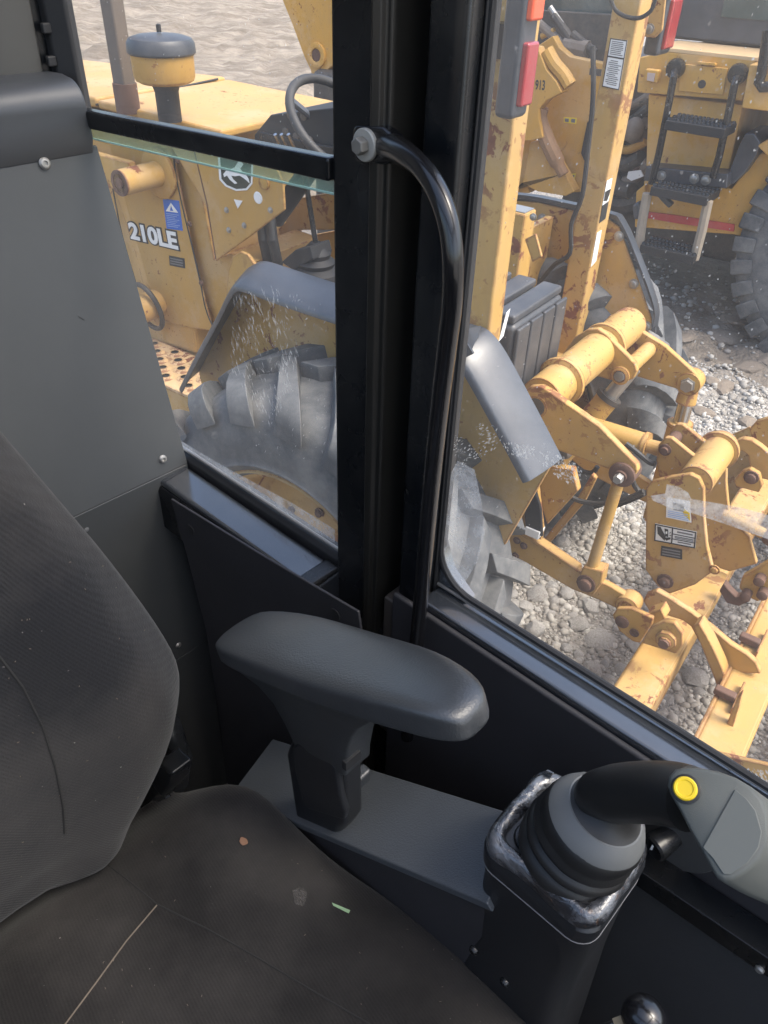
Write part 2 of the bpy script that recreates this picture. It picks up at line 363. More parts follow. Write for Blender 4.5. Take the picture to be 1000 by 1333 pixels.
def ground():
    rs = [0.0] + list(np.geomspace(.6, 420, 400)); th = []
    t = -180.0
    while t < 180: th.append(t); t += .45 if -70 < t < 62 else 4.0
    vs, fs = [], []; n = len(th)
    for r in rs:
        for a in th:
            x, y = r * math.sin(R_(a)), r * math.cos(R_(a)); vs.append((x, y, gz(x, y)))
    for i in range(len(rs) - 1):
        for j in range(n): k = (j + 1) % n; fs.append((i * n + j, i * n + k, (i + 1) * n + k, (i + 1) * n + j))
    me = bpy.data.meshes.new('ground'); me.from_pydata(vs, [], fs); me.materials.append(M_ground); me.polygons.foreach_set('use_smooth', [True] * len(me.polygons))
    o = bpy.data.objects.new('ground', me); COL.objects.link(o); o['kind'] = 'structure'; o['label'] = 'pale gravel and churned mud of the machine yard'
    return o
G = ground()
def rock_mesh(seed, sub, rough=.28):
    bm = bmesh.new(); bmesh.ops.create_icosphere(bm, subdivisions=sub, radius=1)
    rnd = random.Random(seed); sc = (rnd.uniform(.8, 1.25), rnd.uniform(.75, 1.1), rnd.uniform(.5, .8))
    cuts = [(Vector((rnd.uniform(-1, 1), rnd.uniform(-1, 1), rnd.uniform(-.6, 1))).normalized(), rnd.uniform(.62, .9)) for _ in range(9)]
    for v in bm.verts:
        p = v.co.copy()
        for nrm, d in cuts:
            k = p.dot(nrm) - d
            if k > 0: p -= nrm * k * .9
        p *= 1 + rough * .35 * noise.noise(v.co * 1.7 + Vector((seed, 0, 0)))
        v.co = Vector((p.x * sc[0], p.y * sc[1], p.z * sc[2]))
    return bm
stone_meshes = []
for i in range(9):
    bm = rock_mesh(i, 2); me = bpy.data.meshes.new('stone'); bm.to_mesh(me); bm.free(); me.materials.append(M_stone)
    me.polygons.foreach_set('use_smooth', [True] * len(me.polygons)); me.set_sharp_from_angle(angle=R_(28)); stone_meshes.append(me)
rnd = random.Random(11); taken = []
for i in range(300):
    for _ in range(40):
        if rnd.random() < .78: a, b = rnd.uniform(.15, 1.15), rnd.uniform(1.25, 2.75)
        else: a, b = rnd.uniform(-.5, 1.3), rnd.uniform(1.2, 3.6)
        r = min(.052, .016 * (1 / max(.06, rnd.random())) ** .55)
        if i < 26: r = rnd.uniform(.036, .054); a, b = rnd.uniform(.35, 1.05), rnd.uniform(1.45, 2.6)
        p = A(a, b, 0)
        if all((p - q).length > .8 * (r + rr) for q, rr in taken): break
    taken.append((p, r))
    piece('stone', stone_meshes[i % 9], G, W(p.x, p.y, gz(p.x, p.y) + r * .22), (rnd.uniform(-.3, .3), rnd.uniform(-.3, .3), rnd.uniform(0, 6.28)), r)
def gravel():
    shapes = []
    for i in range(7):
        bm = rock_mesh(50 + i, 1, .4); bm.verts.ensure_lookup_table()
        shapes.append((np.array([v.co[:] for v in bm.verts]), np.array([[v.index for v in f.verts] for f in bm.faces]))); bm.free()
    V, F = [], []; off = 0; g = np.random.default_rng(5)
    N = 46000
    for i in range(N):
        k = g.random()
        if k < .55: a, b = g.uniform(-.45, 1.5), g.uniform(1.05, 3.2); s = .0055 * (1 / max(.03, g.random())) ** .42
        elif k < .97: a, b = g.uniform(-1.2, 1.5), 3.0 + 1.9 * g.random() ** 1.3; s = .0062 * (1 / max(.03, g.random())) ** .42
        else: a, b = g.uniform(-.5, 3.0), g.uniform(4.2, 6.6); s = .010 * (1 / max(.05, g.random())) ** .42
        p = A(a, b, 0); vs, fs = shapes[i % 7]
        t = g.uniform(0, 6.28); c, sn = math.cos(t), math.sin(t); q = vs * s
        q = np.stack([q[:, 0] * c - q[:, 1] * sn, q[:, 0] * sn + q[:, 1] * c, q[:, 2]], 1) + np.array([p.x, p.y, gz(p.x, p.y) + s * .2])
        V.append(q); F.append(fs + off); off += len(vs)
    V = np.concatenate(V).astype(np.float32); F = np.concatenate(F).astype(np.int32)
    me = bpy.data.meshes.new('gravel'); me.vertices.add(len(V)); me.vertices.foreach_set('co', V.ravel()); me.loops.add(F.size); me.loops.foreach_set('vertex_index', F.ravel())
    me.polygons.add(len(F)); me.polygons.foreach_set('loop_start', np.arange(len(F), dtype=np.int32) * 3); me.update(calc_edges=True); me.materials.append(M_gravel)
    o = bpy.data.objects.new('gravel', me); COL.objects.link(o); o['kind'] = 'stuff'; o['label'] = 'loose grey gravel scattered over the yard'
gravel()
# clods of dried mud heaved up under the loader
clm = plain('dried_mud', (.21, .175, .14), .9, var=.35, bump=.5, bscale=40)
cm = []
for i in range(5):
    bm = rock_mesh(80 + i, 2); me = bpy.data.meshes.new('mud_clod'); bm.to_mesh(me); bm.free(); me.materials.append(clm); cm.append(me)
for i in range(70):
    a, b = rnd.uniform(.3, 2.4), rnd.uniform(4.3, 5.9); p = A(a, b, 0); r = rnd.uniform(.03, .11)
    piece('mud_clod', cm[i % 5], G, W(p.x, p.y, gz(p.x, p.y) + r * .1), (0, 0, rnd.uniform(0, 6)), (r * 1.3, r, r * .7))

# ================================================================== excavator cab
VW = .55
CAB = thing('excavator_cab', 'dark excavator cab interior with black window pillars, glossy sills and grey trim panel', 'cab', C(-.5, 0, .62))
def uz(x, y, v): p = U(x, y, 'v', v); return au(p), p.z
Z0, Z1 = .80, 2.66
# pillars between the two windows
def extr(prof, z0, z1, name, mat, bev=.002):
    return MB().prism([C(u, v, z0) for u, v in prof], ZZ * (z1 - z0)).build(name, mat, CAB, bevel=bev)
extr([(-.578, .61), (-.578, .552), (-.574, .548), (-.522, .546), (-.518, .55), (-.518, .61)], Z0, Z1, 'pillar', M_black, .003)
extr([(-.517, .60), (-.517, .538), (-.514, .535), (-.506, .537), (-.504, .543), (-.499, .543), (-.497, .548), (-.495, .60)], Z0, Z1, 'pillar_trim', plain('brownish_trim_edge', (.014, .013, .011), .3, spec=.5), .0015)
extr([(-.494, .61), (-.494, .590), (-.452, .590), (-.452, .61)], Z0, Z1, 'pillar_recess', M_rubber, 0)
extr([(-.478, .612), (-.478, .566), (-.47, .556), (-.442, .551), (-.432, .553), (-.429, .558), (-.437, .586), (-.445, .612)], Z0, Z1, 'door_post', M_black, .003)
extr([(-.4435, .600), (-.4385, .582), (-.4335, .580), (-.431, .584), (-.433, .600)], 1.585, Z1, 'door_seal', M_rubber, .001)
extr([(-.488, .588), (-.488, .546), (-.458, .546), (-.458, .588)], 1.30, uz(527, 795, .546)[1], 'door_catch', plain('brown_catch_cover', (.05, .042, .036), .5), .004)
# left window: cross bar, panes, sill
p0, p1 = U(60, 142, 'v', .556), U(434, 220, 'v', .556)
d = (p1 - p0).normalized(); h = ZZ * .0115
def bar_box(p, q, hv, hz, name, mat, bev=.003):
    t = ZZ * hz; n = CV * hv
    return MB().prism([p - n - t, p + n - t, p + n + t, p - n + t], q - p).build(name, mat, CAB, bevel=bev)
b0, b1 = U(40, 139, 'v', .553), U(436, 220.5, 'v', .553)
bar_box(b0, b1, .009, .0112, 'window_bar', M_black, .004)
zb0, zb1 = b0.z, b1.z
def quadpane(pts, name, mat, ext=.004): return MB().prism(pts, CV * ext).build(name, mat, CAB, smooth=False)
ub0, ub1 = au(b0) - .06, au(b1) + .01
def single(pts, name, mat):
    mb = MB(); mb.bm.faces.new([mb.bm.verts.new(p) for p in pts]); return mb.build(name, mat, CAB, smooth=False)
single([C(ub0, .574, zb0), C(ub1, .574, zb1), C(ub1, .574, 2.64), C(ub0, .574, 2.64)], 'upper_window_pane', M_glass)
single([C(ub0, .566, 1.565), C(ub1, .566, 1.565), C(ub1, .566, zb1 - .012), C(ub0, .566, zb0 - .012)], 'lower_window_pane', M_glass)
e = [U(100, 162, 'v', .5665), U(436, 233, 'v', .5665), U(436, 253, 'v', .5665), U(100, 176, 'v', .5665)]
MB().prism(e, CV * .004).build('pane_top_edge', M_gedge, CAB, bevel=.001)
MB().tube([e[3] - CV * .001, e[2] - CV * .001], .0012, 6).build('pane_edge_glint', plain('mint_edge_highlight', (.55, .78, .68), .2, var=.1), CAB)  # bright edge highlight of the glass, built as a pale mint tube
# sill: flat glossy ledge, channel with seal and a bright bead, rolled inner lip
su0, su1 = -1.02, -.574
MB().prism([C(su0, .502, 1.553), C(su0, .555, 1.556), C(su0, .555, 1.49), C(su0, .502, 1.49)], CU * (su1 - su0)).build('sill', M_sill, CAB, bevel=.006, seg=3)
MB().prism([C(su0, .5555, 1.548), C(su0, .5555, 1.566), C(su0, .561, 1.572), C(su0, .58, 1.572), C(su0, .58, 1.5)], CU * (su1 - su0)).build('sill_seal', M_rubber, CAB, bevel=.002)
MB().tube([C(su0, .5635, 1.578), C(su1, .5635, 1.578)], .003, 8).build('glass_bead', M_steel, CAB)
MB().prism([C(su0, .496, 1.536), C(su0, .5015, 1.545), C(su0, .5015, 1.46), C(su0, .496, 1.46)], CU * (su1 - su0)).build('sill_lip', M_black, CAB, bevel=.003)
MB().box(C, (su1 - .03, .497, 1.53), (su1 - .002, .556, 1.5605)).build('sill_end_block', M_black, CAB, bevel=.005)
# lower left panel (thin sheet standing in front of the wall)
pl = [(222, 650), (345, 726), (466, 797), (470, 822), (470, 1120), (330, 1120), (298, 1040), (286, 930), (268, 822), (242, 720)]
MB().px(pl, 'v', .490, .004).build('lower_panel', M_panel, CAB, bevel=.0015)
for x, y in ((249, 690), (437, 800)):
    c = U(x, y, 'v', .4895); MB().cyl(c, c - CV * .0015, .0085, .0085, 20).build('hole_plug', M_ink, CAB)
MB().box(C, (-1.2, .5455, .60), (-.501, .60, 1.50)).build('side_wall', M_panel, CAB)
# right window
ru0, ru1 = -.436, .42
rr = .035
pane = [C(ru0, .588, 1.63), C(ru0, .588, 2.64), C(ru1, .588, 2.64), C(ru1, .588, 1.60), C(ru0 + .03, .588, 1.60)]
single(pane, 'door_window_pane', M_glass2)
# rounded seal round the lower corner of the door glass
sp = [C(-.433, .586, 2.6), C(-.433, .586, 1.665)]
for k in range(1, 9):
    t = k / 8 * math.pi / 2; sp.append(C(-.433 + .055 * (1 - math.cos(t)), .586, 1.665 - .055 * math.sin(t)))
sp.append(C(.42, .586, 1.606)); MB().tube(sp, .0045, 8).build('glass_seal', M_rubber, CAB)
MB().prism([C(-.436, .589, 1.60), C(-.436, .589, 1.665), C(-.42, .589, 1.628), C(-.385, .589, 1.603)], CV * .014).build('corner_gusset', M_sill, CAB)
MB().prism([C(-.43, .549, 1.6025), C(-.43, .585, 1.602), C(-.43, .60, 1.595), C(-.43, .60, 1.50), C(-.43, .549, 1.50)], CU * .9).build('door_sill', M_sill, CAB, bevel=.004, seg=3)
MB().tube([C(-.43, .5835, 1.6065), C(.45, .5835, 1.6065)], .0022, 8).build('sill_bead', M_steel, CAB)
MB().box(C, (-.468, .540, .72), (.47, .5485, 1.594)).build('door_panel', M_panel, CAB, bevel=.004, seg=3)
MB().box(C, (-.50, .5495, .60), (.70, .60, 1.499)).build('door_skin', M_black, CAB)
# angle rail low on the door, kick panel below it
q0, q1 = U(800, 1112, 'v', .505), U(1040, 1276, 'v', .505)
MB().prism([q0, q0 + CV * .034, q0 + CV * .034 - ZZ * .004, q0 + CV * .003 - ZZ * .004, q0 + CV * .003 - ZZ * .028, q0 - ZZ * .028], q1 - q0).build('angle_rail', M_black, CAB, bevel=.0012)
c = U(989, 1262, 'v', .5045); MB().lathe(c, -CV, [(.0001, -.001), (.0045, -.001), (.0045, .0015), (.003, .003), (.0001, .003)], 16).build('rail_screw', M_steel, CAB)
zr = min(q0.z, q1.z) - .004
MB().prism([C(-.25, .512, .70), C(.45, .512, .70), C(.45, .512, q1.z - .006 + (q1.z - q0.z)), C(-.10, .512, q0.z - .006)], CV * .003).build('kick_panel', plain('kick_panel_plastic', (.042, .042, .043), .55, spec=.4, var=.15, bump=.5, bscale=500), CAB)
# round switch plate and its knob
c = U(868, 1072, 'v', .5395)
MB().lathe(c, -CV, [(.0001, 0), (.058, 0), (.060, .002), (.058, .004), (.0001, .004)], 48).build('switch_plate', plain('switch_plate_plastic', (.055, .055, .053), .6, var=.1), CAB)
kc = U(872, 1090, 'v', .5355); kd = (-CV * .8 - CU * .25 - ZZ * .1).normalized()
kn = MB().lathe(kc, kd, [(.0001, -.004), (.0125, -.004), (.0135, .010), (.0135, .0125), (.0145, .013), (.0145, .022), (.0125, .0245), (.0001, .025)], 32).build('switch_knob', M_black, CAB)
MB().prism([kc + kd * .0253 + CU * .001, kc + kd * .0253 - CU * .001, kc + kd * .0253 - CU * .001 + ZZ * .008, kc + kd * .0253 + CU * .001 + ZZ * .008], kd * .0008).build('pointer_mark', M_white, kn)
# rear bulkhead trim behind the seat
Zt = 2.018
pt = [C(-.952, .552, .66), C(-.938, .553, 1.15), C(-.93, .556, 1.56), C(-1.036, .556, Zt), C(-1.036, -.50, Zt), C(-.93, -.50, 1.56), C(-.94, -.5, 1.15), C(-.95, -.50, .66)]
mb = MB()
for i in range(3):
    a_, b_ = pt[i], pt[i + 1]; c_, d_ = pt[6 - i], pt[7 - i]
    mb.prism([a_, b_, c_, d_], -CU * .006)
mb.build('rear_trim_panel', M_trim, CAB, bevel=.002)
def screw(x, y, n, dpl, parent, r=.0075, mat=M_steel):
    c = U(x, y, n, dpl); nn = AX[n] if isinstance(n, str) else n
    if nn.dot(c - EYE) > 0: nn = -nn
    o = MB().lathe(c, nn, [(.0001, -.001), (r, -.001), (r, .0012), (r * .7, .0035), (r * .42, .0038), (r * .40, .001), (.0001, .001)], 20).build('screw', mat, parent)
    return o
nu = (CU + ZZ * .23).normalized(); dU = nu.dot(C(-.93, .5, 1.56))
screw(58, 213, nu, dU + .001, CAB); screw(212, 598, nu, dU + .001, CAB, .0065); screw(232, 840, 'u', -.938, CAB, .006)
# padded shelf cap above the trim panel
prof = []
for k in range(13):
    t = k / 12 * math.pi * .5; prof.append((-1.062 + .034 * math.cos(t), 2.066 + .034 * math.sin(t) * .9))
prof = [(-1.034, 2.010), (-1.026, 2.03), (-1.028, 2.05)] + prof + [(-1.075, 2.0985), (-1.20, 2.094), (-1.20, 2.01)]
secs = [[C(u, .548 - 1e-3, z) for u, z in prof], [C(u, -.5, z) for u, z in prof]]
secs.insert(0, [C(u * .6 + -1.09 * .4, .556, 2.05 + (z - 2.05) * .55) for u, z in prof])
MB().loft(secs).build('shelf_cap', M_cap, CAB, bevel=.002)
# rear corner post, its facing panel and rubber
vp0, vp1 = av(U(43, 0, 'u', -1.11)), av(U(57, 104, 'u', -1.11))
MB().prism([C(-1.11, vp1 + .002, 2.07), C(-1.11, -.5, 2.07), C(-1.11, -.5, 2.65), C(-1.11, 2 * vp0 - vp1, 2.65)], -CU * .02).build('rear_corner_panel', plain('rear_panel_paint', (.062, .060, .054), .5, var=.08), CAB, bevel=.003)
MB().prism([C(-1.112, vp0 - .03, 2.06), C(-1.16, vp0 - .03, 2.06), C(-1.16, .575, 2.06), C(-1.112, .575, 2.06)], ZZ * .59).build('rear_post', M_black, CAB, bevel=.003)
MB().prism([C(-1.10, .552, 2.04), C(-1.16, .552, 2.04), C(-1.16, .585, 2.04), C(-1.085, .585, 2.04), C(-1.078, .57, 2.04)], ZZ * .62).build('window_rubber', M_rubber, CAB, bevel=.004)
for x, y in ((60, 37), (67, 80)):
    c = U(x, y, 'u', -1.10); MB().box(lambda a, b, z: c + CU * a + CV * b + ZZ * z, (-.004, -.006, -.006), (.004, .006, .006)).build('clip', M_rubber, CAB, bevel=.002)
# grab handle
hp = [(497, 189, .546), (512, 193, .535), (530, 203, .520), (549, 219, .508), (566, 243, .499), (579, 273, .493), (587, 308, .490), (590, 350, .488), (588, 400, .492), (582, 450, .497), (569, 560, .506), (557, 680, .514), (548, 780, .518), (537, 890, .520), (530, 960, .522)]
P3 = [U(x, y, 'v', v) for x, y, v in hp]
def smooth_path(P, n=5):
    out = []
    for i in range(len(P) - 1):
        a, b, c, d = P[max(i - 1, 0)], P[i], P[i + 1], P[min(i + 2, len(P) - 1)]
        for k in range(n):
            t = k / n; out.append(.5 * ((2 * b) + (c - a) * t + (2 * a - 5 * b + 4 * c - d) * t * t + (3 * b - a - 3 * c + d) * t ** 3))
    return out + [P[-1]]
sp = smooth_path(P3); n = len(sp)
rad = [.0118 if i < 4 else .0118 - .0030 * min(1, (i - 4) / 10) for i in range(n)]
GH = MB().tube(sp, rad, 20).build('grab_handle', M_tube, CAB)
bc = U(475, 190, 'v', .545)
MB().px([(459, 164), (497, 166), (514, 178), (514, 210), (498, 216), (462, 212), (456, 190)], 'v', .532, .014).build('handle_foot', M_tube, GH, bevel=.004, seg=3)
bd = -CV
bc = U(476, 189, 'v', .531)
MB().lathe(bc, bd, [(.0001, -.001), (.0138, -.001), (.0138, .002), (.0128, .003), (.0001, .003)], 36).build('washer', plain('dull_washer', (.34, .33, .30), .55, .3, var=.15), GH)
MB().lathe(bc + bd * .003, bd, [(.0001, 0), (.0078, 0), (.0078, .0075), (.0066, .009), (.0001, .009)], 6).build('bolt_head', plain('dull_bolt', (.20, .19, .17), .5, .4), GH, bevel=.0008)
# the rest of the cab shell
MB().box(C, (-1.2, -.55, .60), (.75, .545, .66)).build('floor', plain('floor_mat', (.03, .03, .03), .8), CAB)
MB().box(C, (-1.2, -.60, 2.66), (-.98, .612, 2.72)).build('roof', M_trim, CAB)
for v0, v1 in ((-.60, -.45), (.46, .612)): MB().box(C, (-.979, v0, 2.66), (.78, v1, 2.72)).build('roof_rail', M_trim, CAB)
MB().box(C, (.62, -.449, 2.66), (.78, .459, 2.72)).build('roof_rail', M_trim, CAB)
single([C(-.979, -.449, 2.70), C(.619, -.449, 2.70), C(.619, .459, 2.70), C(-.979, .459, 2.70)], 'added_roof_pane', M_glass)  # unseen glass hatch, added to bring fill light into the cab
MB().box(C, (-1.2, -.60, .66), (.75, -.56, 1.95)).build('right_wall', M_panel, CAB)  # out of view; height raised to cut fill light from the right
for u in (-1.18, -.2, .70): MB().box(C, (u, -.60, 1.951), (u + .06, -.55, 2.659)).build('pillar', M_black, CAB)
single([C(-1.12, -.58, 1.95), C(.7, -.58, 1.95), C(.7, -.58, 2.66), C(-1.12, -.58, 2.66)], 'right_window_pane', M_glass)
MB().box(C, (.70, .55, .66), (.76, .61, 2.659)).build('pillar', M_black, CAB)
single([C(.75, -.55, 1.5), C(.75, .55, 1.5), C(.75, .55, 2.66), C(.75, -.55, 2.66)], 'windshield_pane', M_glass)
MB().box(C, (.72, -.549, .66), (.76, .549, 1.5)).build('front_wall', M_black, CAB)  # out of view; height raised to cut fill light from the front

# ---- marks on the glass: scratches, overspray, dried smears
def flecks(poly, n, v, ang, ln, wd, name, mat, seed, along=None):
    r = random.Random(seed); mb = MB(); xs = [p[0] for p in poly]; ys = [p[1] for p in poly]; k = 0
    def ins(x, y):
        c = False; j = len(poly) - 1
        for i in range(len(poly)):
            if (poly[i][1] > y) != (poly[j][1] > y) and x < (poly[j][0] - poly[i][0]) * (y - poly[i][1]) / (poly[j][1] - poly[i][1]) + poly[i][0]: c = not c
            j = i
        return c
    while k < n:
        x, y = r.uniform(min(xs), max(xs)), r.uniform(min(ys), max(ys))
        if not ins(x, y) or noise.noise(Vector((x * .035, y * .035, seed))) < r.uniform(-.5, .35): continue
        k += 1; p = U(x, y, 'v', v); a = ang + r.gauss(0, .25); L = ln * r.uniform(.3, 1.6); w_ = wd * r.uniform(.4, 1.5)
        t = CU * math.cos(a) + ZZ * math.sin(a); q = CU * -math.sin(a) + ZZ * math.cos(a)
        mb.bm.faces.new([mb.bm.verts.new(c) for c in (p - t * L, p - q * w_, p + t * L, p + q * w_)])
    o = mb.build(name, mat, CAB, smooth=False); o['kind'] = 'stuff'; return o
flecks([(305, 385), (360, 375), (392, 430), (385, 490), (352, 560), (300, 480)], 330, .5655, 1.9, .0045, .0005, 'scratch_marks', M_scr, 1)
flecks([(300, 380), (425, 385), (425, 600), (330, 600)], 120, .5655, 1.2, .0025, .0004, 'scratch_marks', M_scr, 2)
flecks([(588, 570), (610, 552), (640, 552), (655, 570), (640, 590), (612, 600), (600, 620), (588, 610)], 150, .5875, .9, .002, .0005, 'scratch_marks', M_scr, 3)
flecks([(655, 575), (690, 580), (745, 600), (768, 625), (740, 630), (690, 600), (660, 590)], 260, .5875, 2.2, .0014, .0007, 'scratch_marks', M_scr, 4)
flecks([(880, 1010), (915, 990), (1000, 1005), (1000, 1040), (940, 1010)], 170, .5875, 2.2, .002, .0009, 'scratch_marks', M_scr, 5)
flecks([(600, 250), (1000, 0), (1000, 700), (640, 700)], 260, .5875, 1.2, .0009, .0006, 'dust_specks', M_scr, 6)
flecks([(120, 0), (434, 0), (434, 200), (120, 130)], 90, .5735, 1.2, .0009, .0006, 'dust_specks', M_scr, 8)
def filmpoly(px, v, name, mat): return single([U(x, y, 'v', v) for x, y in px], name, mat)
filmpoly([(868, 631), (884, 634), (896, 642), (900, 650), (930, 655), (968, 662), (1010, 674), (1010, 706), (985, 697), (945, 683), (900, 668), (872, 662), (850, 652), (847, 646), (866, 643)], .5872, 'paint_smear', M_smear)
filmpoly([(575, 640), (596, 600), (618, 612), (626, 650), (632, 690), (622, 730), (598, 772), (580, 785), (572, 775)], .5873, 'mud_film', M_frost)
MB().tube([U(102, 412, nu, dU + .0005), U(110, 417, nu, dU + .0005)], .0004, 5).build('scratch', M_ink, CAB)
MB().lathe(U(113, 690, 'u', -.9295), CU, [(.004, 0), (.003, .0004), (.0001, .0005)], 14).build('paint_fleck', M_inkg, CAB)
single([U(x, y, 'v', .5455) for x, y in ((462, 222), (500, 224), (496, 262), (484, 300), (470, 292), (464, 258))], 'dust_smudge', film('dust_on_pillar', (.30, .29, .27), .10, 30))
filmpoly([(236, 575), (300, 612), (380, 655), (436, 690), (436, 707), (236, 590)], .5655, 'mud_film', M_frost)

# ================================================================== operator seat
def interp(x, xs, ys): return float(np.interp(x, xs, ys))
def smoothstep(x): x = max(0, min(1, x)); return x * x * (3 - 2 * x)
SEAT = thing('operator_seat', 'dark grey cloth operator seat with bolstered cushion and reclined backrest', 'seat', C(-.33, .02, .70))
def backrest():
    zs = [1.335, 1.35, 1.37, 1.385, 1.395, 1.41, 1.44, 1.48, 1.52, 1.56, 1.60, 1.65, 1.70, 1.75, 1.80, 1.85, 1.90, 1.95, 2.0, 2.04, 2.065, 2.075]
    HW = ([1.325, 1.35, 1.38, 1.405, 1.44, 1.48, 1.525, 1.57, 1.65, 1.73, 1.81, 1.87, 1.97, 2.06, 2.075], [.190, .206, .223, .240, .264, .287, .305, .302, .284, .262, .237, .219, .187, .14, .08])
    UF = ([1.335, 1.385, 1.41, 1.5, 1.58, 1.75, 1.9, 2.05, 2.08], [-.578, -.572, -.566, -.550, -.545, -.578, -.640, -.70, -.73])
    secs = []
    for z in zs:
        hw, uf = interp(z, *HW), interp(z, *UF); loop = []
        for k in range(64):
            t = 2 * math.pi * k / 64; c, s_ = math.cos(t), math.sin(t); ex = .36
            y = math.copysign(abs(s_) ** ex, s_) * hw; x = math.copysign(abs(c) ** ex, c)
            yy = abs(y) / max(.01, hw)
            bol = .020 * smoothstep((yy - .45) / .25) * (1 - smoothstep((yy - .82) / .2)) - .012 * (1 - smoothstep((yy - .40) / .1)) * 1
            u = uf - .05 + x * .05 + (bol if x > 0 else 0)
            u -= .026 * smoothstep((yy - .66) / .34) ** 1.5 if x > 0 else 0
            loop.append(C(u, y, z + .002 * noise.noise(Vector((y * 9, z * 9, u * 5)))))
        secs.append(loop)
    return MB().loft(secs).build('backrest', M_fab, SEAT, sub=1)
BK = backrest()
def cushion():
    us = [-.66, -.652, -.64, -.62, -.59, -.55, -.50, -.45, -.40, -.34, -.28, -.20, -.12, -.06, -.02, 0.01, .025, .03]
    secs = []
    for u in us:
        e = smoothstep((u + .66) / .10) if u < -.5 else 1; e2 = 1 - smoothstep((u + .06) / .095) if u > -.06 else 1
        ht = e * e2; loop = []
        hw = .284 + .068 * smoothstep((u + .66) / .12) - .03 * (1 - smoothstep((.03 - u) / .1)) + .050 * smoothstep((u + .42) / .34)
        top = 1.328
        for k in range(72):
            t = 2 * math.pi * k / 72; c, s_ = math.cos(t), math.sin(t)
            y = math.copysign(abs(c) ** .38, c) * hw; zz = math.copysign(abs(s_) ** .5, s_)
            yy = abs(y) / hw
            bol = (.022 + .016 * smoothstep((u + .45) / .25)) * smoothstep((yy - .38) / .36) * (1 - .30 * smoothstep((u + .50) / .4)) + .012 * math.exp(-((u + .49) / .05) ** 2) * smoothstep((yy - .6) / .3)
            bol -= .020 * math.exp(-((u + .585) / .035) ** 2) * smoothstep((yy - .4) / .3)
            z = (top - .075) + (zz * .075 + bol * ht * max(0, zz) ** .5 if zz > 0 else zz * .075)
            z = (top - .11) + (z - (top - .11)) * (.35 + .65 * ht)
            loop.append(C(u, y, z + .002 * noise.noise(Vector((y * 8, u * 8, 2)))))
        secs.append(loop)
    return MB().loft(secs).build('cushion', M_fab2, SEAT, sub=1)
CUSH = cushion()
dg = bpy.context.evaluated_depsgraph_get()
from mathutils.bvhtree import BVHTree
bpy.context.view_layer.update(); dg.update()
def drape(objs, pxs, lift):
    """lay survey points onto the cloth"""
    out = []
    trees = [BVHTree.FromObject(o, dg) for o in objs]
    offs = [origin(o) for o in objs]
    for x, y in pxs:
        r = (fw + rt * ((x - 500) / FPX) - up * ((y - 667) / FPX)).normalized(); best = None
        for t, o in zip(trees, offs):
            hit = t.ray_cast(EYE - o, r)
            if hit[0] is not None and (best is None or hit[3] < best[1]): best = (hit[0] + o + hit[1] * (lift if hit[1].dot(r) < 0 else -lift), hit[3])
        if best: out.append(best[0])
    return out
M_seam = plain('dark_seam_thread', (.010, .010, .010), .9)
M_piping = plain('dusty_piping', (.115, .092, .07), .85, var=.35)
def seam(pts, r, name, mat, par, objs, n=6):
    P = []
    for (x0, y0), (x1, y1) in zip(pts, pts[1:]): P += [(x0 + (x1 - x0) * k / n, y0 + (y1 - y0) * k / n) for k in range(n)]
    D = drape(objs, P + [pts[-1]], .0002)
    if len(D) > 1: MB().tube(D, r, 6).build(name, mat, par)
seam([(-30, 812), (0, 856), (30, 895), (55, 945), (72, 1000), (82, 1050), (84, 1085)], .0012, 'seam', M_seam, BK, [BK])
seam([(100, 1092), (130, 1118), (165, 1145), (205, 1178)], .0010, 'seam', M_seam, CUSH, [CUSH])
seam([(205, 1178), (165, 1225), (125, 1280), (82, 1338)], .0009, 'piping', M_piping, CUSH, [CUSH])
seam([(205, 1178), (270, 1210), (340, 1250), (420, 1298), (500, 1345)], .0010, 'seam', M_seam, CUSH, [CUSH])
# bits lying on the cushion
lp = drape([CUSH], [(317, 1097)], .002)
if lp:
    c = lp[0]; mb = MB(); ri = [c + CU * (.0062 * math.cos(t) * (1 + .25 * math.sin(3 * t))) + CV * (.0045 * math.sin(t)) + ZZ * (.0015 * math.sin(2 * t)) for t in [k * .5236 for k in range(12)]]
    tag(mb.prism(ri, ZZ * .0012).build('dry_leaf', M_leaf, None, bevel=.0005), 'small curled brown dry leaf scrap lying on the seat cushion', 'leaf')
gp = drape([CUSH], [(432, 1176), (456, 1186), (454, 1190), (434, 1180)], .0006)
if len(gp) == 4: MB().prism(gp, ZZ * .0004).build('green_mark', M_green, CUSH)
gp = drape([CUSH], [(380, 1160), (392, 1155), (400, 1163), (396, 1180), (384, 1178)], .0005)
if len(gp) == 5: MB().prism(gp, ZZ * .0002).build('scuff_mark', film('scuffed_cloth', (.35, .33, .31), .22, 140), CUSH)
r = random.Random(4); mb = MB()
for p in drape([CUSH, BK], [(r.uniform(0, 640), r.uniform(700, 1333)) for _ in range(90)], .0004):
    if p.z > 1.25: t = Vector((r.gauss(0, 1), r.gauss(0, 1), r.gauss(0, .4))).normalized(); mb.tube([p - t * .0011, p + t * .0011], .0003, 5)
o = mb.build('lint', M_piping, CUSH); o['kind'] = 'stuff'
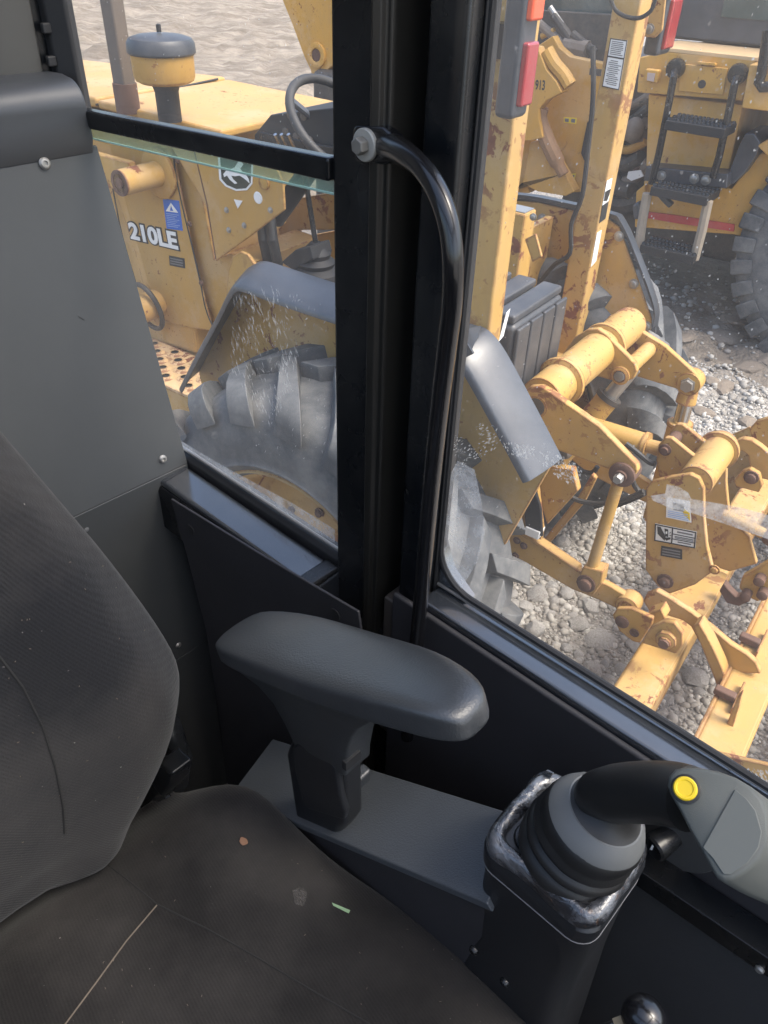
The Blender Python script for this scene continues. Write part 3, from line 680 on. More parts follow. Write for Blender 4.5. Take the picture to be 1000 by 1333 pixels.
# recliner bracket between backrest and cushion, seat base
MB().px([(176, 1040), (190, 1000), (206, 992), (224, 1008), (222, 1024), (206, 1046)], 'v', .235, .03).build('recliner_bracket', M_black, SEAT, bevel=.004)
MB().tube([C(-.60, .27, 1.34), C(-.585, .272, 1.40), C(-.60, .274, 1.46), C(-.635, .276, 1.49)], [.016, .017, .016, .012], 10).build('recliner_bracket', M_black, SEAT)
MB().prism([U(x, y, 'v', .262) for x, y in [(166, 1030), (180, 1008), (196, 1020), (222, 1052), (190, 1062)]], CV * .012).build('recliner_lever', M_black, SEAT, bevel=.003)
MB().box(C, (-.60, -.20, .76), (-.06, .20, 1.24)).build('seat_base', M_rubber, SEAT, bevel=.02)
MB().box(C, (-.64, -.24, .661), (-.04, .24, .758)).build('seat_slide', M_black, SEAT)

# ================================================================== left console with armrest
CON = thing('control_console', 'black left control console with sloping top, padded armrest and joystick column', 'console', C(-.3, .41, .66))
nl, nr = U(300, 1035, 'v', .345), U(634, 1177, 'v', .352); fl, fr = U(355, 962, 'v', .452), U(680, 1063, 'v', .452)
nrm = (nr - nl).cross(fl - nl).normalized(); nrm = nrm if nrm.z > 0 else -nrm
MB().prism([nl, nr, fr, fl], -nrm * .014).build('console_top', M_ctop, CON, bevel=.0022, seg=2)
lo = [p - nrm * .0145 for p in (nl, nr, fr, fl)]
sh = [lo[0] + CV * .006 + CU * .006, lo[1] + CV * .006, lo[2] - CV * .006, lo[3] - CV * .006 + CU * .006]
mb = MB(); B = [Vector((p.x, p.y, .90)) for p in sh]; mb.loft([sh, B]); mb.build('console_body', M_panel, CON, bevel=.005)
# armrest: stem, fork and pad
sax = (C(-.05, 0, 1.0) - C(0, 0, 0)).normalized()
S0 = [U(x, y, 'v', .372) for x, y in [(396, 1062), (411, 1079), (444, 1088), (461, 1064), (459, 1000), (457, 930), (400, 930), (383, 972)]]
ST = MB().prism([p - CV * .016 for p in S0], CV * .034).build('armrest_stem', M_col, CON, bevel=.009, seg=4)
S1 = [U(x, y, 'v', .349) for x, y in [(383, 972), (390, 966), (402, 966), (428, 982), (441, 1000), (446, 1035), (452, 1056), (450, 1066), (404, 1052), (396, 1040), (387, 1005)]]
MB().prism([p - CV * .004 for p in S1], CV * .010).build('stem_cover', M_col, ST, bevel=.004, seg=3)
for x, y, dv in ((466, 965, .40), (468, 1013, .40)):
    c = U(x, y, 'v', dv); MB().box(lambda a, b, z: c + CU * a + CV * b + ZZ * z, (-.008, -.012, -.011), (.008, .014, .011)).build('release_tab', M_plastic, ST, bevel=.004, seg=3)
c = U(450, 996, 'v', .346); MB().box(lambda a, b, z: c + CU * a + CV * b + ZZ * z, (-.003, -.002, -.007), (.003, .02, .007)).build('stem_slot', M_ink, ST)
PA = [(-.553, 1.598), (-.550, 1.604), (-.544, 1.612), (-.535, 1.620), (-.48, 1.655), (-.42, 1.685), (-.36, 1.710), (-.30, 1.741), (-.265, 1.757), (-.235, 1.768), (-.218, 1.772), (-.207, 1.770), (-.203, 1.764)]
VF = [.372, .384, .392, .396, .3985, .398, .397, .394, .388, .380, .372, .362, .35]
VN = [.352, .340, .327, .314, .304, .303, .305, .308, .312, .316, .322, .330, .34]
TH = [.014, .019, .022, .024, .026, .028, .030, .031, .031, .029, .026, .020, .012]
secs = []
for (u, z), vf, vn, th in zip(PA, VF, VN, TH):
    loop = []; cv, hw = (vf + vn) / 2, (vf - vn) / 2
    for k in range(64):
        t = 2 * math.pi * k / 64; c_, s_ = math.cos(t), math.sin(t)
        y = math.copysign(abs(c_) ** .24, c_) * hw; q = math.copysign(abs(s_) ** .30, s_)
        crown = .0045 * (1 - (y / hw) ** 2)
        dz = q * th / 2 - th / 2 + (crown if q > 0 else 0)
        loop.append(C(u, cv + y, z) + (ZZ * .93 - CU * .36) * dz)
    secs.append(loop)
PAD = MB().loft(secs).build('armrest_pad', M_arm, CON, sub=1)
rows = [((290, 850), (500, 922), .3085), ((291, 860), (492, 934), .3085), ((312, 876), (480, 943), .312), ((335, 893), (466, 951), .319), ((355, 916), (458, 961), .328), ((370, 943), (453, 976), .337), ((380, 964), (450, 998), .344), ((385, 980), (450, 1012), .346)]
secs = []
for (x0, y0), (x1, y1), v in rows:
    nr_ = []
    for k in range(13):
        t = k / 12; e = .006 * (abs(2 * t - 1) ** 4)
        nr_.append(U(x0 + (x1 - x0) * t, y0 + (y1 - y0) * t, 'v', v + e))
    secs.append(nr_ + [Vector(p) + CV * min(.388 - v, .040) for p in reversed(nr_)])
MB().loft(secs).build('armrest_bracket', M_arm, PAD, bevel=.004, seg=2, sharp=50)
for x, y in ((617, 1237), (657, 1279)): screw(x, y, 'v', .344, CON, .0052, M_black)
# joystick column
def rsq(u0, u1, v0, v1, r, z, n=6):
    out = []
    for cx, cy, a0 in ((u1 - r, v1 - r, 0), (u0 + r, v1 - r, 90), (u0 + r, v0 + r, 180), (u1 - r, v0 + r, 270)):
        for k in range(n + 1): t = R_(a0 + 90 * k / n); out.append(C(cx + r * math.cos(t), cy + r * math.sin(t), z))
    return out
U0, U1, V0, V1 = -.187, -.065, .357, .465
colm = MB().loft([rsq(U0 - .05, U1 + .02, V0 - .008, V1 + .01, .03, .90), rsq(U0 + .004, U1 - .002, V0 + .003, V1 - .003, .021, 1.42), rsq(U0 + .002, U1 - .002, V0 + .002, V1 - .002, .021, 1.553)]).build('joystick_column', M_col, CON, bevel=.002)
MB().loft([rsq(U0 - .001, U1 + .001, V0 - .001, V1 + .001, .021, 1.5535), rsq(U0 - .002, U1 + .002, V0 - .002, V1 + .002, .021, 1.575), rsq(U0 + .003, U1 - .003, V0 + .003, V1 - .003, .025, 1.586), rsq(U0 + .012, U1 - .012, V0 + .012, V1 - .012, .02, 1.588)]).build('column_collar', M_col, CON, bevel=.001)
MB().tube(rsq(U0 - .0005, U1 + .0005, V0 - .0005, V1 + .0005, .021, 1.5533), .0011, 6, ring=True).build('collar_joint', M_inkg, CON)
mb = MB(); rr_s = []
for ins_, z, r in ((-.001, 1.580, .021), (-.0012, 1.589, .021), (.0015, 1.596, .020), (.005, 1.599, .018), (.010, 1.599, .015), (.0145, 1.595, .012), (.016, 1.586, .011)):
    q = rsq(U0 + ins_, U1 - ins_, V0 + ins_, V1 - ins_, r, z, 7); dn_ = []
    for i in range(len(q)):
        a_, b_ = q[i], q[(i + 1) % len(q)]
        m_ = 12 if i % 8 == 7 else 1
        dn_ += [a_.lerp(b_, k / m_) for k in range(m_)]
    rr_s.append([p + Vector((noise.noise(p * 38), noise.noise(p * 38 + Vector((9, 0, 0))), noise.noise(p * 30 + Vector((0, 9, 0))))) * .0028 for p in dn_])
mb.loft(rr_s, cap=False); mb.build('taped_rim', M_tape, CON, sub=1)
mb = MB()                                            # a torn flap of the covering standing up at the far corner
fl_ = [U(x, y, 'v', .452) for x, y in [(664, 1060), (676, 1034), (694, 1011), (711, 1004), (720, 1008), (706, 1030), (694, 1058), (680, 1075)]]
MB().prism(fl_, CV * .003).build('torn_flap', M_tape, CON, bevel=.001)

# ================================================================== joystick
JB = C((U0 + U1) / 2, (V0 + V1) / 2, 1.588)
JOY = thing('joystick', 'black joystick with grey angular head and round yellow button on the left console', 'joystick', JB)
MB().loft([rsq(U0 + .018, U1 - .018, V0 + .018, V1 - .018, .016, 1.584), rsq(U0 + .018, U1 - .018, V0 + .018, V1 - .018, .016, 1.5915)]).build('base_plate', M_black, JOY, bevel=.002)
for x, y in ((693, 1106), (781, 1159)):
    c = U(x, y, 'z', 1.592); MB().lathe(c, ZZ, [(.0001, 0), (.0062, 0), (.0066, .002), (.0055, .0045), (.0035, .0045), (.003, .002), (.0001, .002)], 20).build('screw', M_inkg, JOY)
jd = (C(.20, .17, .95) - C(0, 0, 0)).normalized()
c0 = U(764, 1082, 'v', .412)
def jp(h): return c0 + jd * h
bp_ = [(.049, -.040), (.050, -.030), (.0470, -.027), (.0455, -.024), (.0490, -.0205), (.0505, -.0165), (.0478, -.0125), (.0455, -.0095), (.0482, -.006), (.0492, -.002), (.0466, .0015), (.0470, .006), (.0476, .012), (.0460, .0185), (.042, .0240)]
o = MB().lathe(jp(0), jd, bp_, 56, cap=False).build('boot', M_grip, JOY, sharp=70)
for v in o.data.vertices: v.co += (v.co - jp(0) + JB) * 0 + Vector((noise.noise(v.co * 40), noise.noise(v.co * 40 + Vector((5, 0, 0))), noise.noise(v.co * 40 + Vector((0, 5, 0))))) * .0012
MB().lathe(jp(0), jd, [(.0456, .0195), (.0450, .0215), (.0405, .030), (.0345, .0365), (.0330, .0365)], 48, cap=False).build('collar_ring', M_collar, JOY)
MB().lathe(jp(0), jd, [(.0334, .0362), (.030, .0385), (.024, .046), (.0195, .058), (.018, .07)], 48, cap=False).build('handle_root', M_grip, JOY)
gp_ = [jp(.040), U(775, 1036, 'v', .41), U(800, 1034, 'v', .407), U(828, 1032, 'v', .404), U(852, 1032, 'v', .401), U(876, 1034, 'v', .398), U(898, 1040, 'v', .395)]
MB().tube(smooth_path(gp_, 4), [.014 + .0095 * smoothstep(i / 9) for i in range(25)], 24).build('grip', M_grip, JOY)
# grey head: flat faced block, its face towards the operator
hn = (EYE - U(930, 1070, 'v', .395)).normalized(); hn = (hn + CU * -.10 + ZZ * .06).normalized()
hd = hn.dot(U(893, 1030, 'v', .372))
def HP(x, y, k=0.0):
    r = fw + rt * ((x - 500) / FPX) - up * ((y - 667) / FPX)
    return EYE + r * ((hd - H * hn.z) / r.dot(hn)) + hn * k
ho = [(868, 1022), (870, 1010), (878, 1001), (892, 998), (912, 999), (936, 1004), (958, 1012), (978, 1024), (993, 1040), (1000, 1060), (1003, 1085), (1001, 1100), (990, 1122), (973, 1138), (955, 1148), (944, 1150), (934, 1145), (926, 1132), (912, 1106), (896, 1078), (884, 1054), (872, 1034)]
cen = HP(940, 1070)
f0 = [HP(x, y) for x, y in ho]; sh_ = CU * .030 + CV * .012 - ZZ * .012
secs = [[cen + (p - cen) * .90 + hn * .0005 for p in f0], [cen + (p - cen) * .96 - hn * .0008 for p in f0], [p - hn * .005 for p in f0], [p - hn * .022 + sh_ * .4 for p in f0], [cen + (p - cen) * .93 - hn * .044 + sh_ for p in f0], [cen + (p - cen) * .72 - hn * .052 + sh_ for p in f0]]
HD = MB().loft(secs).build('grip_head', M_sage, JOY, sub=0, sharp=50)
fp = [HP(x, y, .0006) for x, y in [(957, 1028), (972, 1040), (984, 1056), (992, 1084), (988, 1104), (974, 1124), (952, 1139), (942, 1139), (928, 1118), (915, 1104)]]
MB().prism(fp, hn * .0014).build('face_panel', plain('face_panel_plastic', (.105, .110, .098), .5, var=.05), HD, bevel=.0008)
bcn = HP(893, 1028)
MB().lathe(bcn, hn, [(.0001, -.001), (.0098, -.001), (.0098, .0012), (.0086, .0018), (.0001, .0018)], 36).build('button_bezel', M_grip, HD)
MB().lathe(bcn + hn * .0015, hn, [(.0001, 0), (.0078, 0), (.0078, .0038), (.0070, .0048), (.0056, .0048), (.0050, .0042), (.0001, .0042)], 36).build('button', M_btn, HD)
# ball knob lever by the column
LC = U(838, 1326, 'v', .345)
LEV = thing('control_lever', 'small lever with shiny black ball knob and hex nut below the joystick', 'lever', LC)
ldir = (rt * -.9 - up * .42 + fw * .1).normalized()
MB().ball(LC, .0185).build('ball_knob', M_tube, LEV)
MB().lathe(LC + ldir * .016, ldir, [(.0001, 0), (.0085, 0), (.0085, .008), (.0001, .008)], 6).build('hex_nut', plain('brass_nut', (.42, .35, .24), .35, .8), LEV)
MB().cyl(LC + ldir * .023, LC + ldir * .10, .0065, .0065, 16).build('lever_rod', M_chrome, LEV)

# ================================================================== yellow landscape tractor parked alongside
BC = 2.19                                            # centre line
TR = thing('loader_tractor', 'worn yellow landscape tractor with 210LE lettering, black fenders and roll bar posts', 'tractor', A(1.25, BC, 0))
HB = 1.87                                            # near side of the bonnet
def prism_part(px, b, t, name, mat, par=None, bev=.004, seg=2): return MB().px(px, 'b', b, t).build(name, mat, par or TR, bevel=bev, seg=seg)
def bolt_me(mat, r=.011, h=.009):
    return meshof(MB().lathe(W(0, 0, 0), ZZ, [(.0001, -.002), (r * 1.5, -.002), (r * 1.5, .002), (r, .0025), (r, h), (r * .8, h * 1.15), (.0001, h * 1.15)], 12), mat, 'bolt')
BOLT = bolt_me(M_steel); BOLTR = bolt_me(M_rust); BOLTY = bolt_me(Y_near)
ROT_NB = TB.to_track_quat('-Z', 'Y').to_euler()      # z axis looks at the cab side
ROT_NA = TA.to_track_quat('-Z', 'Y').to_euler()
def bolt(x, y, b, par, me=BOLT, sc=1): return piece('bolt', me, par, U(x, y, 'b', b), ROT_NB, sc)
# ---- wheels
def wheel(a, b, R, wd, outer=-1):
    c = A(a, b, R); ax = TB * outer
    wh = bpy.data.objects.new('wheel', None); COL.objects.link(wh); wh.parent = TR; wh.location = c - origin(TR)
    hw = wd / 2; rr_ = R * .53; Rc = R - .045
    prof = [(rr_ + .005, -hw * .80), (rr_ + .03, -hw * .90), (R * .60, -hw * .97), (R * .615, -hw * 1.01), (R * .63, -hw * .985), (R * .66, -hw * 1.0), (R * .80, -hw * .99), (Rc * .94, -hw * .88), (Rc * .985, -hw * .7), (Rc, -hw * .3), (Rc, hw * .3), (Rc * .985, hw * .7), (Rc * .94, hw * .88), (R * .80, hw * .99), (R * .66, hw), (R * .63, hw * .985), (R * .615, hw * 1.01), (R * .60, hw * .97), (rr_ + .03, hw * .9), (rr_ + .005, hw * .8)]
    mb = MB(); mb.lathe(c, ax, prof, 72, cap=False)
    x = ax.orthogonal().normalized()
    x = TA; y = ax.cross(x)
    def P(th, r, h): return c + ax * h + (x * math.cos(th) + y * math.sin(th)) * r
    N = 20; pitch = 2 * math.pi / N
    for side in (-1, 1):
        for k in range(N):
            t0 = k * pitch + (pitch / 2 if side > 0 else 0) + .07
            secs = []
            for f, rad, wdt, dep in ((-.06, R, .38, .06), (.25, R + .002, .40, .06), (.55, R, .44, .06), (.82, R - .010, .50, .06), (.97, R - .035, .56, .055), (1.035, R - .062, .60, .05), (1.045, R * .875, .48, .035)):
                h = side * hw * f; tt = t0 - (f * .30); dt = pitch * wdt / 2
                ro, ri = rad, rad - dep
                secs.append([P(tt - dt, ri, h), P(tt - dt * .82, ro, h), P(tt + dt * .82, ro, h), P(tt + dt, ri, h)])
            mb.loft(secs)
    mb.build('tyre', M_tyre, wh, bevel=.008, seg=2, sharp=40)
    rp = [(rr_ + .022, hw * .93), (rr_ + .030, hw * .90), (rr_ + .012, hw * .80), (rr_ - .015, hw * .70), (rr_ - .028, hw * .35), (rr_ - .030, hw * .15), (rr_ - .06, hw * .10), (R * .30, hw * .16), (R * .22, hw * .30), (R * .17, hw * .32), (.001, hw * .32)]
    mb = MB().lathe(c, ax, rp, 64, cap=False)
    mb.lathe(c, ax, [(rr_ + .022, -hw * .93), (rr_ + .012, -hw * .8), (rr_ - .028, -hw * .3), (rr_ - .030, hw * .15)], 64, cap=False)
    rim = mb.build('rim', Y_post, wh, sharp=30)
    for k in range(8):
        t = k * math.pi / 4; piece('wheel_nut', BOLTR, wh, P(t, R * .255, hw * .24), ax.to_track_quat('Z', 'Y').to_euler(), 1.1)
    return wh
wheel(1.25, 1.49, .64, .43, -1)
wheel(1.25, 2.89, .64, .43, 1)
wheel(3.35, 1.62, .40, .30, -1); wheel(3.35, 2.76, .40, .30, 1)
# ---- engine side panel, cowl panel, bonnet
zt = U(282, 176, 'b', HB).z
f_ = [aa(U(x, y, 'b', HB)) for x, y in ((227, 213), (280, 340), (369, 260))]
a_seam = f_[0]
def poly_ab(pts, b, t): return MB().prism([A(a, b, z) for a, z in pts], TB * t)
zlow = .86
poly_ab([(3.55, .80), (3.75, 1.05), (3.70, 1.50), (3.55, zt - .10), (a_seam + .01, zt - .02), (a_seam + .01, zlow), (3.0, .80)], HB, 2 * (BC - HB)).build('engine_housing', Y_hood, TR, bevel=.02, seg=3)
sid = [(141, 222), (226, 206), (236, 250), (250, 320), (262, 372), (278, 432), (240, 426), (196, 412), (176, 330)]
ES = prism_part(sid, HB - .006, .005, 'engine_side_panel', Y_hood, bev=.003)
cow = [(222, 190), (251, 192), (358, 217), (368, 238), (370, 274), (330, 305), (281, 341), (268, 270)]
CP = prism_part(cow, HB - .012, .011, 'cowl_panel', Y_hood, bev=.004)
cow2 = [(228, 204), (262, 250), (279, 338), (300, 330), (330, 342), (300, 400), (283, 432), (262, 372), (245, 300)]
prism_part(cow2, HB + .02, .35, 'cowl_frame', Y_hood)
pt_ = [U(110, 124, 'z', zt + .02), U(282, 143, 'z', zt + .01), U(345, 154, 'z', zt), U(282, 176, 'z', zt), U(255, 168, 'z', zt), U(100, 150, 'z', zt + .02)]
h0 = aa(U(345, 154, 'b', 2 * BC - HB)) ; a_rear = aa(U(282, 176, 'b', HB))
MB().prism([A(3.55, HB, zt - .03), A(a_seam + .38, HB, zt), A(a_seam + .38, 2 * BC - HB, zt), A(3.55, 2 * BC - HB, zt - .03)], ZZ * .035).build('bonnet_top', Y_hood, TR, bevel=.012, seg=3)
MB().prism([A(a_seam + .37, HB, zt - .001), A(a_rear - .02, HB, zt - .012), A(a_rear - .02, 2 * BC - HB, zt - .012), A(a_seam + .37, 2 * BC - HB, zt - .001)], ZZ * .028).build('bonnet_top', Y_hood, TR, bevel=.010, seg=3)
# air pre-cleaner bowl and exhaust stack
pc = U(222, 158, 'z', zt + .02); pk = U(222, 158, AX['z'], zt + .02)
PCZ = lambda yy: U(217, yy, fw, (pc - EYE).dot(fw) - EYE.dot(fw) * 0 + EYE.dot(fw) - .0).z
dpt = (pc - EYE).dot(fw); sc_ = dpt / FPX
PR = MB().lathe(pc, ZZ, [(15 * sc_, 0), (15 * sc_, 34 * sc_), (17 * sc_, 40 * sc_), (22 * sc_, 44 * sc_)], 32).build('cleaner_neck', M_rubber, TR)
MB().lathe(pc, ZZ, [(30 * sc_, 44 * sc_), (36 * sc_, 47 * sc_), (38 * sc_, 52 * sc_), (38.5 * sc_, 78 * sc_), (34 * sc_, 79 * sc_)], 40).build('cleaner_bowl', Y_hood, TR)
cap = MB().lathe(pc, ZZ, [(40.5 * sc_, 76 * sc_), (42 * sc_, 78 * sc_), (41.5 * sc_, 88 * sc_), (38 * sc_, 93 * sc_), (28 * sc_, 96 * sc_), (15 * sc_, 97.5 * sc_), (.001, 98 * sc_)], 40).build('cleaner_cap', M_tank, TR)
MB().lathe(pc, ZZ, [(3 * sc_, 99 * sc_), (3 * sc_, 107 * sc_), (.001, 108 * sc_)], 12).build('wing_nut', M_rubber, cap)
ep = U(168, 147, 'z', zt + .01)
MB().tube([ep, ep + ZZ * .09], .040, 20).build('exhaust_base', M_rust, TR)
MB().prism([ep + TA * a + TB * b for a, b in ((-.030, -.026), (.030, -.026), (.034, .0), (.030, .026), (-.030, .026))], ZZ * 1.1).build('exhaust_stack', M_exh, TR, bevel=.008, seg=3)
# lift arm pivot tubes on the side panel
p0 = U(208, 226, 'b', HB - .01); p1 = U(153, 238, 'b', 1.70)
p1 = Vector(p0) - TB * .17
PV = MB().cyl(p0, p1, .042, .042, 28).build('pivot_tube', Y_near, TR)
MB().lathe(p0, -TB, [(.085, 0), (.085, .008), (.075, .012), (.045, .014)], 32).build('pivot_flange', Y_hood, PV)
MB().lathe(p1, -TB, [(.042, 0), (.042, .004), (.030, .004), (.030, -.003), (.017, -.003), (.017, .006), (.0001, .006)], 28).build('pivot_pin', M_rust, PV)
arm = [(60, 205), (152, 212), (168, 232), (160, 252), (60, 262)]
MB().prism([p0 - TB * .10 + TA * .42 + ZZ * .05, p0 - TB * .10 + TA * .03 + ZZ * .047, p0 - TB * .10 + TA * .03 - ZZ * .05, p0 - TB * .10 + TA * .42 - ZZ * .08], TB * .03).build('lift_arm', Y_near, TR, bevel=.005)
p0 = U(205, 395, 'b', HB - .005); p1 = p0 - TB * .13
MB().cyl(p0, p1, .055, .052, 28).build('step_post', Y_hood, TR)
cc = p0 - TB * .05
MB().tube([cc + TA * (.075 * math.cos(t)) + ZZ * (.095 * math.sin(t)) - TB * .02 * math.sin(t) for t in [k * 2 * math.pi / 36 for k in range(36)]], .010, 10, ring=True).build('hose_loop', M_hose, TR)
# lettering and decals
o = U(171, 310, 'b', HB - .0065); xd = (U(239, 326, 'b', HB - .0065) - o)
dn = ZZ
text_mb('210LE', o - TB * .0005, xd, dn, .083, .0008, .0085, sx=1.30).build('lettering_outline', M_ink, ES, smooth=False)
text_mb('210LE', o - TB * .0020, xd, dn, .083, .0008, .0030, sx=1.30).build('lettering', M_white, ES, smooth=False)
def decal(px, b, mat, name, par, t=.0012): return MB().px(px, 'b', b - t, t).build(name, mat, par, smooth=False)
def on_quad(px, b, s, t_):                            # point of a decal from its corner pixels (tl, tr, br, bl)
    P = [U(x, y, 'b', b) for x, y in px]; return (P[0] * (1 - s) + P[1] * s) * (1 - t_) + (P[3] * (1 - s) + P[2] * s) * t_
def strip(px, b, s0, s1, t0, t1, mat, name, par, k=.0025):
    return MB().prism([on_quad(px, b, s, t) for s, t in ((s0, t0), (s1, t0), (s1, t1), (s0, t1))], -TB * k).build(name, mat, par, smooth=False)
q = [(212, 259), (233, 262), (238, 301), (217, 298)]
DB = decal(q, HB - .006, M_blue, 'safety_decal', ES)
pb = HB - .0062
MB().prism([on_quad(q, pb, s, t) for s, t in ((.5, .10), (.88, .40), (.12, .40))], -TB * .0022).build('warning_triangle', M_white, DB, smooth=False)
MB().prism([on_quad(q, pb, s, t) for s, t in ((.5, .20), (.60, .36), (.40, .36))], -TB * .003).build('warning_mark', M_blue, DB, smooth=False)
for k in range(8): strip(q, pb, .12, .88 - .12 * (k % 3), .47 + .06 * k, .485 + .06 * k, plain('pale_blue_print', (.30, .42, .66), .5) if k == 0 else bpy.data.materials['pale_blue_print'], 'text_line', DB)
q = [(220, 333), (240, 337), (241, 350), (221, 346)]
DG = decal(q, HB - .006, M_ink, 'rating_plate', ES)
for k in range(3): strip(q, pb, .1, .9, .18 + .25 * k, .30 + .25 * k, M_inkg, 'text_line', DG)
# shield emblem with a leaping deer
q = [(284, 203), (329, 207), (331, 250), (286, 246)]
eb = HB - .0125
sh_px = [(284, 203), (330, 210), (329, 240), (322, 248), (308, 249), (294, 243), (286, 234)]
EM = MB().prism([U(x, y, 'b', eb) for x, y in sh_px], -TB * .002).build('emblem', M_white, CP, bevel=.0005)
ins = lambda P, k: [(308 + (x - 308) * k, 228 + (y - 228) * k) for x, y in P]
MB().prism([U(x, y, 'b', eb - .002) for x, y in ins(sh_px, .88)], -TB * .0008).build('emblem_field', M_dkg, EM, smooth=False)
deer = [(291, 227), (295, 222), (300, 221), (306, 218), (309, 213), (312, 208), (316, 206), (314, 211), (317, 214), (315, 217), (313, 220), (316, 225), (321, 229), (324, 234), (325, 239), (322, 236), (317, 232), (312, 229), (306, 230), (301, 229), (304, 234), (309, 239), (306, 240), (299, 234), (296, 229), (292, 231)]
MB().prism([U(x, y, 'b', eb - .0028) for x, y in deer], -TB * .0008).build('leaping_deer', M_white, EM, smooth=False)
q = [(305, 260), (316, 262), (310, 272)]
MB().prism([U(x, y, 'b', eb) for x, y in q], -TB * .0015).build('small_decal', M_white, CP, smooth=False)
c = U(336, 258, 'b', HB - .012); MB().lathe(c, -TB, [(.0001, 0), (.019, 0), (.017, .002), (.0001, .002)], 24).build('paint_chip', M_white, CP)
c = U(345, 238, 'b', HB - .012); MB().lathe(c, -TB, [(.022, 0), (.020, .008), (.010, .010), (.0001, .010)], 24).build('cover_plug', Y_near, CP)
for x, y in ((295, 274), (298, 300), (318, 294), (352, 274), (247, 292), (262, 369), (231, 210)): bolt(x, y, HB - .013, CP, BOLTR if x < 280 else BOLT, .62)
MB().tube(smooth_path([U(x, y, 'b', HB - .0055) for x, y in ((226, 205), (230, 232), (238, 270), (250, 320), (261, 368), (268, 402), (277, 424), (286, 433))], 4), .0032, 6).build('panel_gap', M_ink, TR)
MB().tube(smooth_path([U(x, y, 'b', HB - .012) for x, y in ((141, 215), (150, 262), (160, 310), (178, 372))], 4), .003, 6).build('panel_gap', M_ink, TR)
MB().tube([U(x, y, 'b', HB - .013) for x, y in ((252, 193), (270, 268), (281, 338))], .002, 6).build('panel_gap', M_rust, TR)
MB().tube([A(a_seam + .375, HB - .002, zt + .012), A(a_seam + .375, 2 * BC - HB - .05, zt + .032)], .004, 6).build('bonnet_gap', M_ink, TR)
# dash, steering wheel, levers
prism_part([(331, 176), (352, 150), (440, 140), (440, 232), (331, 208)], HB + .10, .42, 'dashboard', M_rubber)
prism_part([(338, 172), (434, 192), (434, 204), (336, 184)], HB + .085, .012, 'dash_trim', M_black)
for x, y in ((378, 150), (396, 152), (372, 172), (386, 178), (404, 183)): c = U(x, y, 'b', HB + .098); MB().lathe(c, -TB, [(.012, 0), (.012, .004), (.009, .006), (.0001, .006)], 16).build('gauge', M_dark, TR)
for k, x in enumerate((368, 376, 385)):
    c = U(x, 196, 'b', HB + .06); MB().tube([c, c + ZZ * .05 - TB * .03], .006, 8).build('small_lever', M_chrome, TR)
sc0 = U(443, 165, 'b', 2.05); sn = (ZZ * .75 - TA * .66).normalized(); sx = TB; sy = sn.cross(sx)
SW = MB().tube([sc0 + (sx * math.cos(t) + sy * math.sin(t)) * .175 for t in [k * 2 * math.pi / 48 for k in range(48)]], .014, 12, ring=True).build('steering_wheel', M_hose, TR)
for t in (.3, 2.4, 4.5): MB().tube([sc0 - sn * .04, sc0 + (sx * math.cos(t) + sy * math.sin(t)) * .17], .011, 10).build('spoke', M_fend, SW)
MB().lathe(sc0 - sn * .06, sn, [(.04, 0), (.045, .03), (.03, .045), (.0001, .048)], 20).build('hub', M_rubber, SW)
MB().cyl(sc0 - sn * .06, sc0 - sn * .45, .03, .035, 16).build('steering_column', M_rubber, TR)
bt = U(412, 352, 'b', 1.98)
MB().lathe(bt, ZZ, [(.095, -.04), (.085, 0), (.060, .015), (.066, .030), (.048, .045), (.052, .060), (.034, .080), (.018, .095)], 28).build('gear_boot', M_rubber, TR)
MB().tube([bt + ZZ * .09, bt + ZZ * .2 + TA * .02, bt + ZZ * .36 + TA * .05], .009, 10).build('gear_lever', M_black, TR)
prism_part([(366, 342), (384, 326), (404, 322), (408, 338), (382, 353)], 1.92, .10, 'floor_console', M_rubber)
for k, (x0, x1) in enumerate(((340, 350), (352, 362))):
    MB().tube([U(x0, 285, 'b', 1.95), U(x0 + 3, 312, 'b', 1.93), U(x1, 345, 'b', 1.96)], .018, 12).build('rubber_hose', M_hose, TR)
prism_part([(290, 330), (440, 300), (440, 380), (300, 400)], 2.35, .02, 'floor_wall', Y_near)
prism_part([(372, 262), (440, 250), (440, 300), (390, 300), (372, 320), (355, 335), (345, 310), (372, 290)], 2.30, .03, 'far_floor_side', Y_near)
# far side hydraulic pipe with its hose fitting and bracket
hp_ = [U(x, y, 'b', 2.75) for x, y in ((180, 128), (215, 122), (262, 122), (290, 116), (304, 114))]
MB().tube(smooth_path(hp_, 4), .016, 10).build('hydraulic_pipe', Y_hood, TR)
MB().tube([U(x, y, 'b', 2.75) for x, y in ((300, 114), (316, 116), (328, 121), (337, 124))], [.022, .018, .022, .015], 10).build('pipe_coupling', M_rust, TR)
prism_part([(322, 150), (330, 132), (338, 122), (344, 140), (348, 154)], 2.74, .03, 'pipe_bracket', Y_hood)
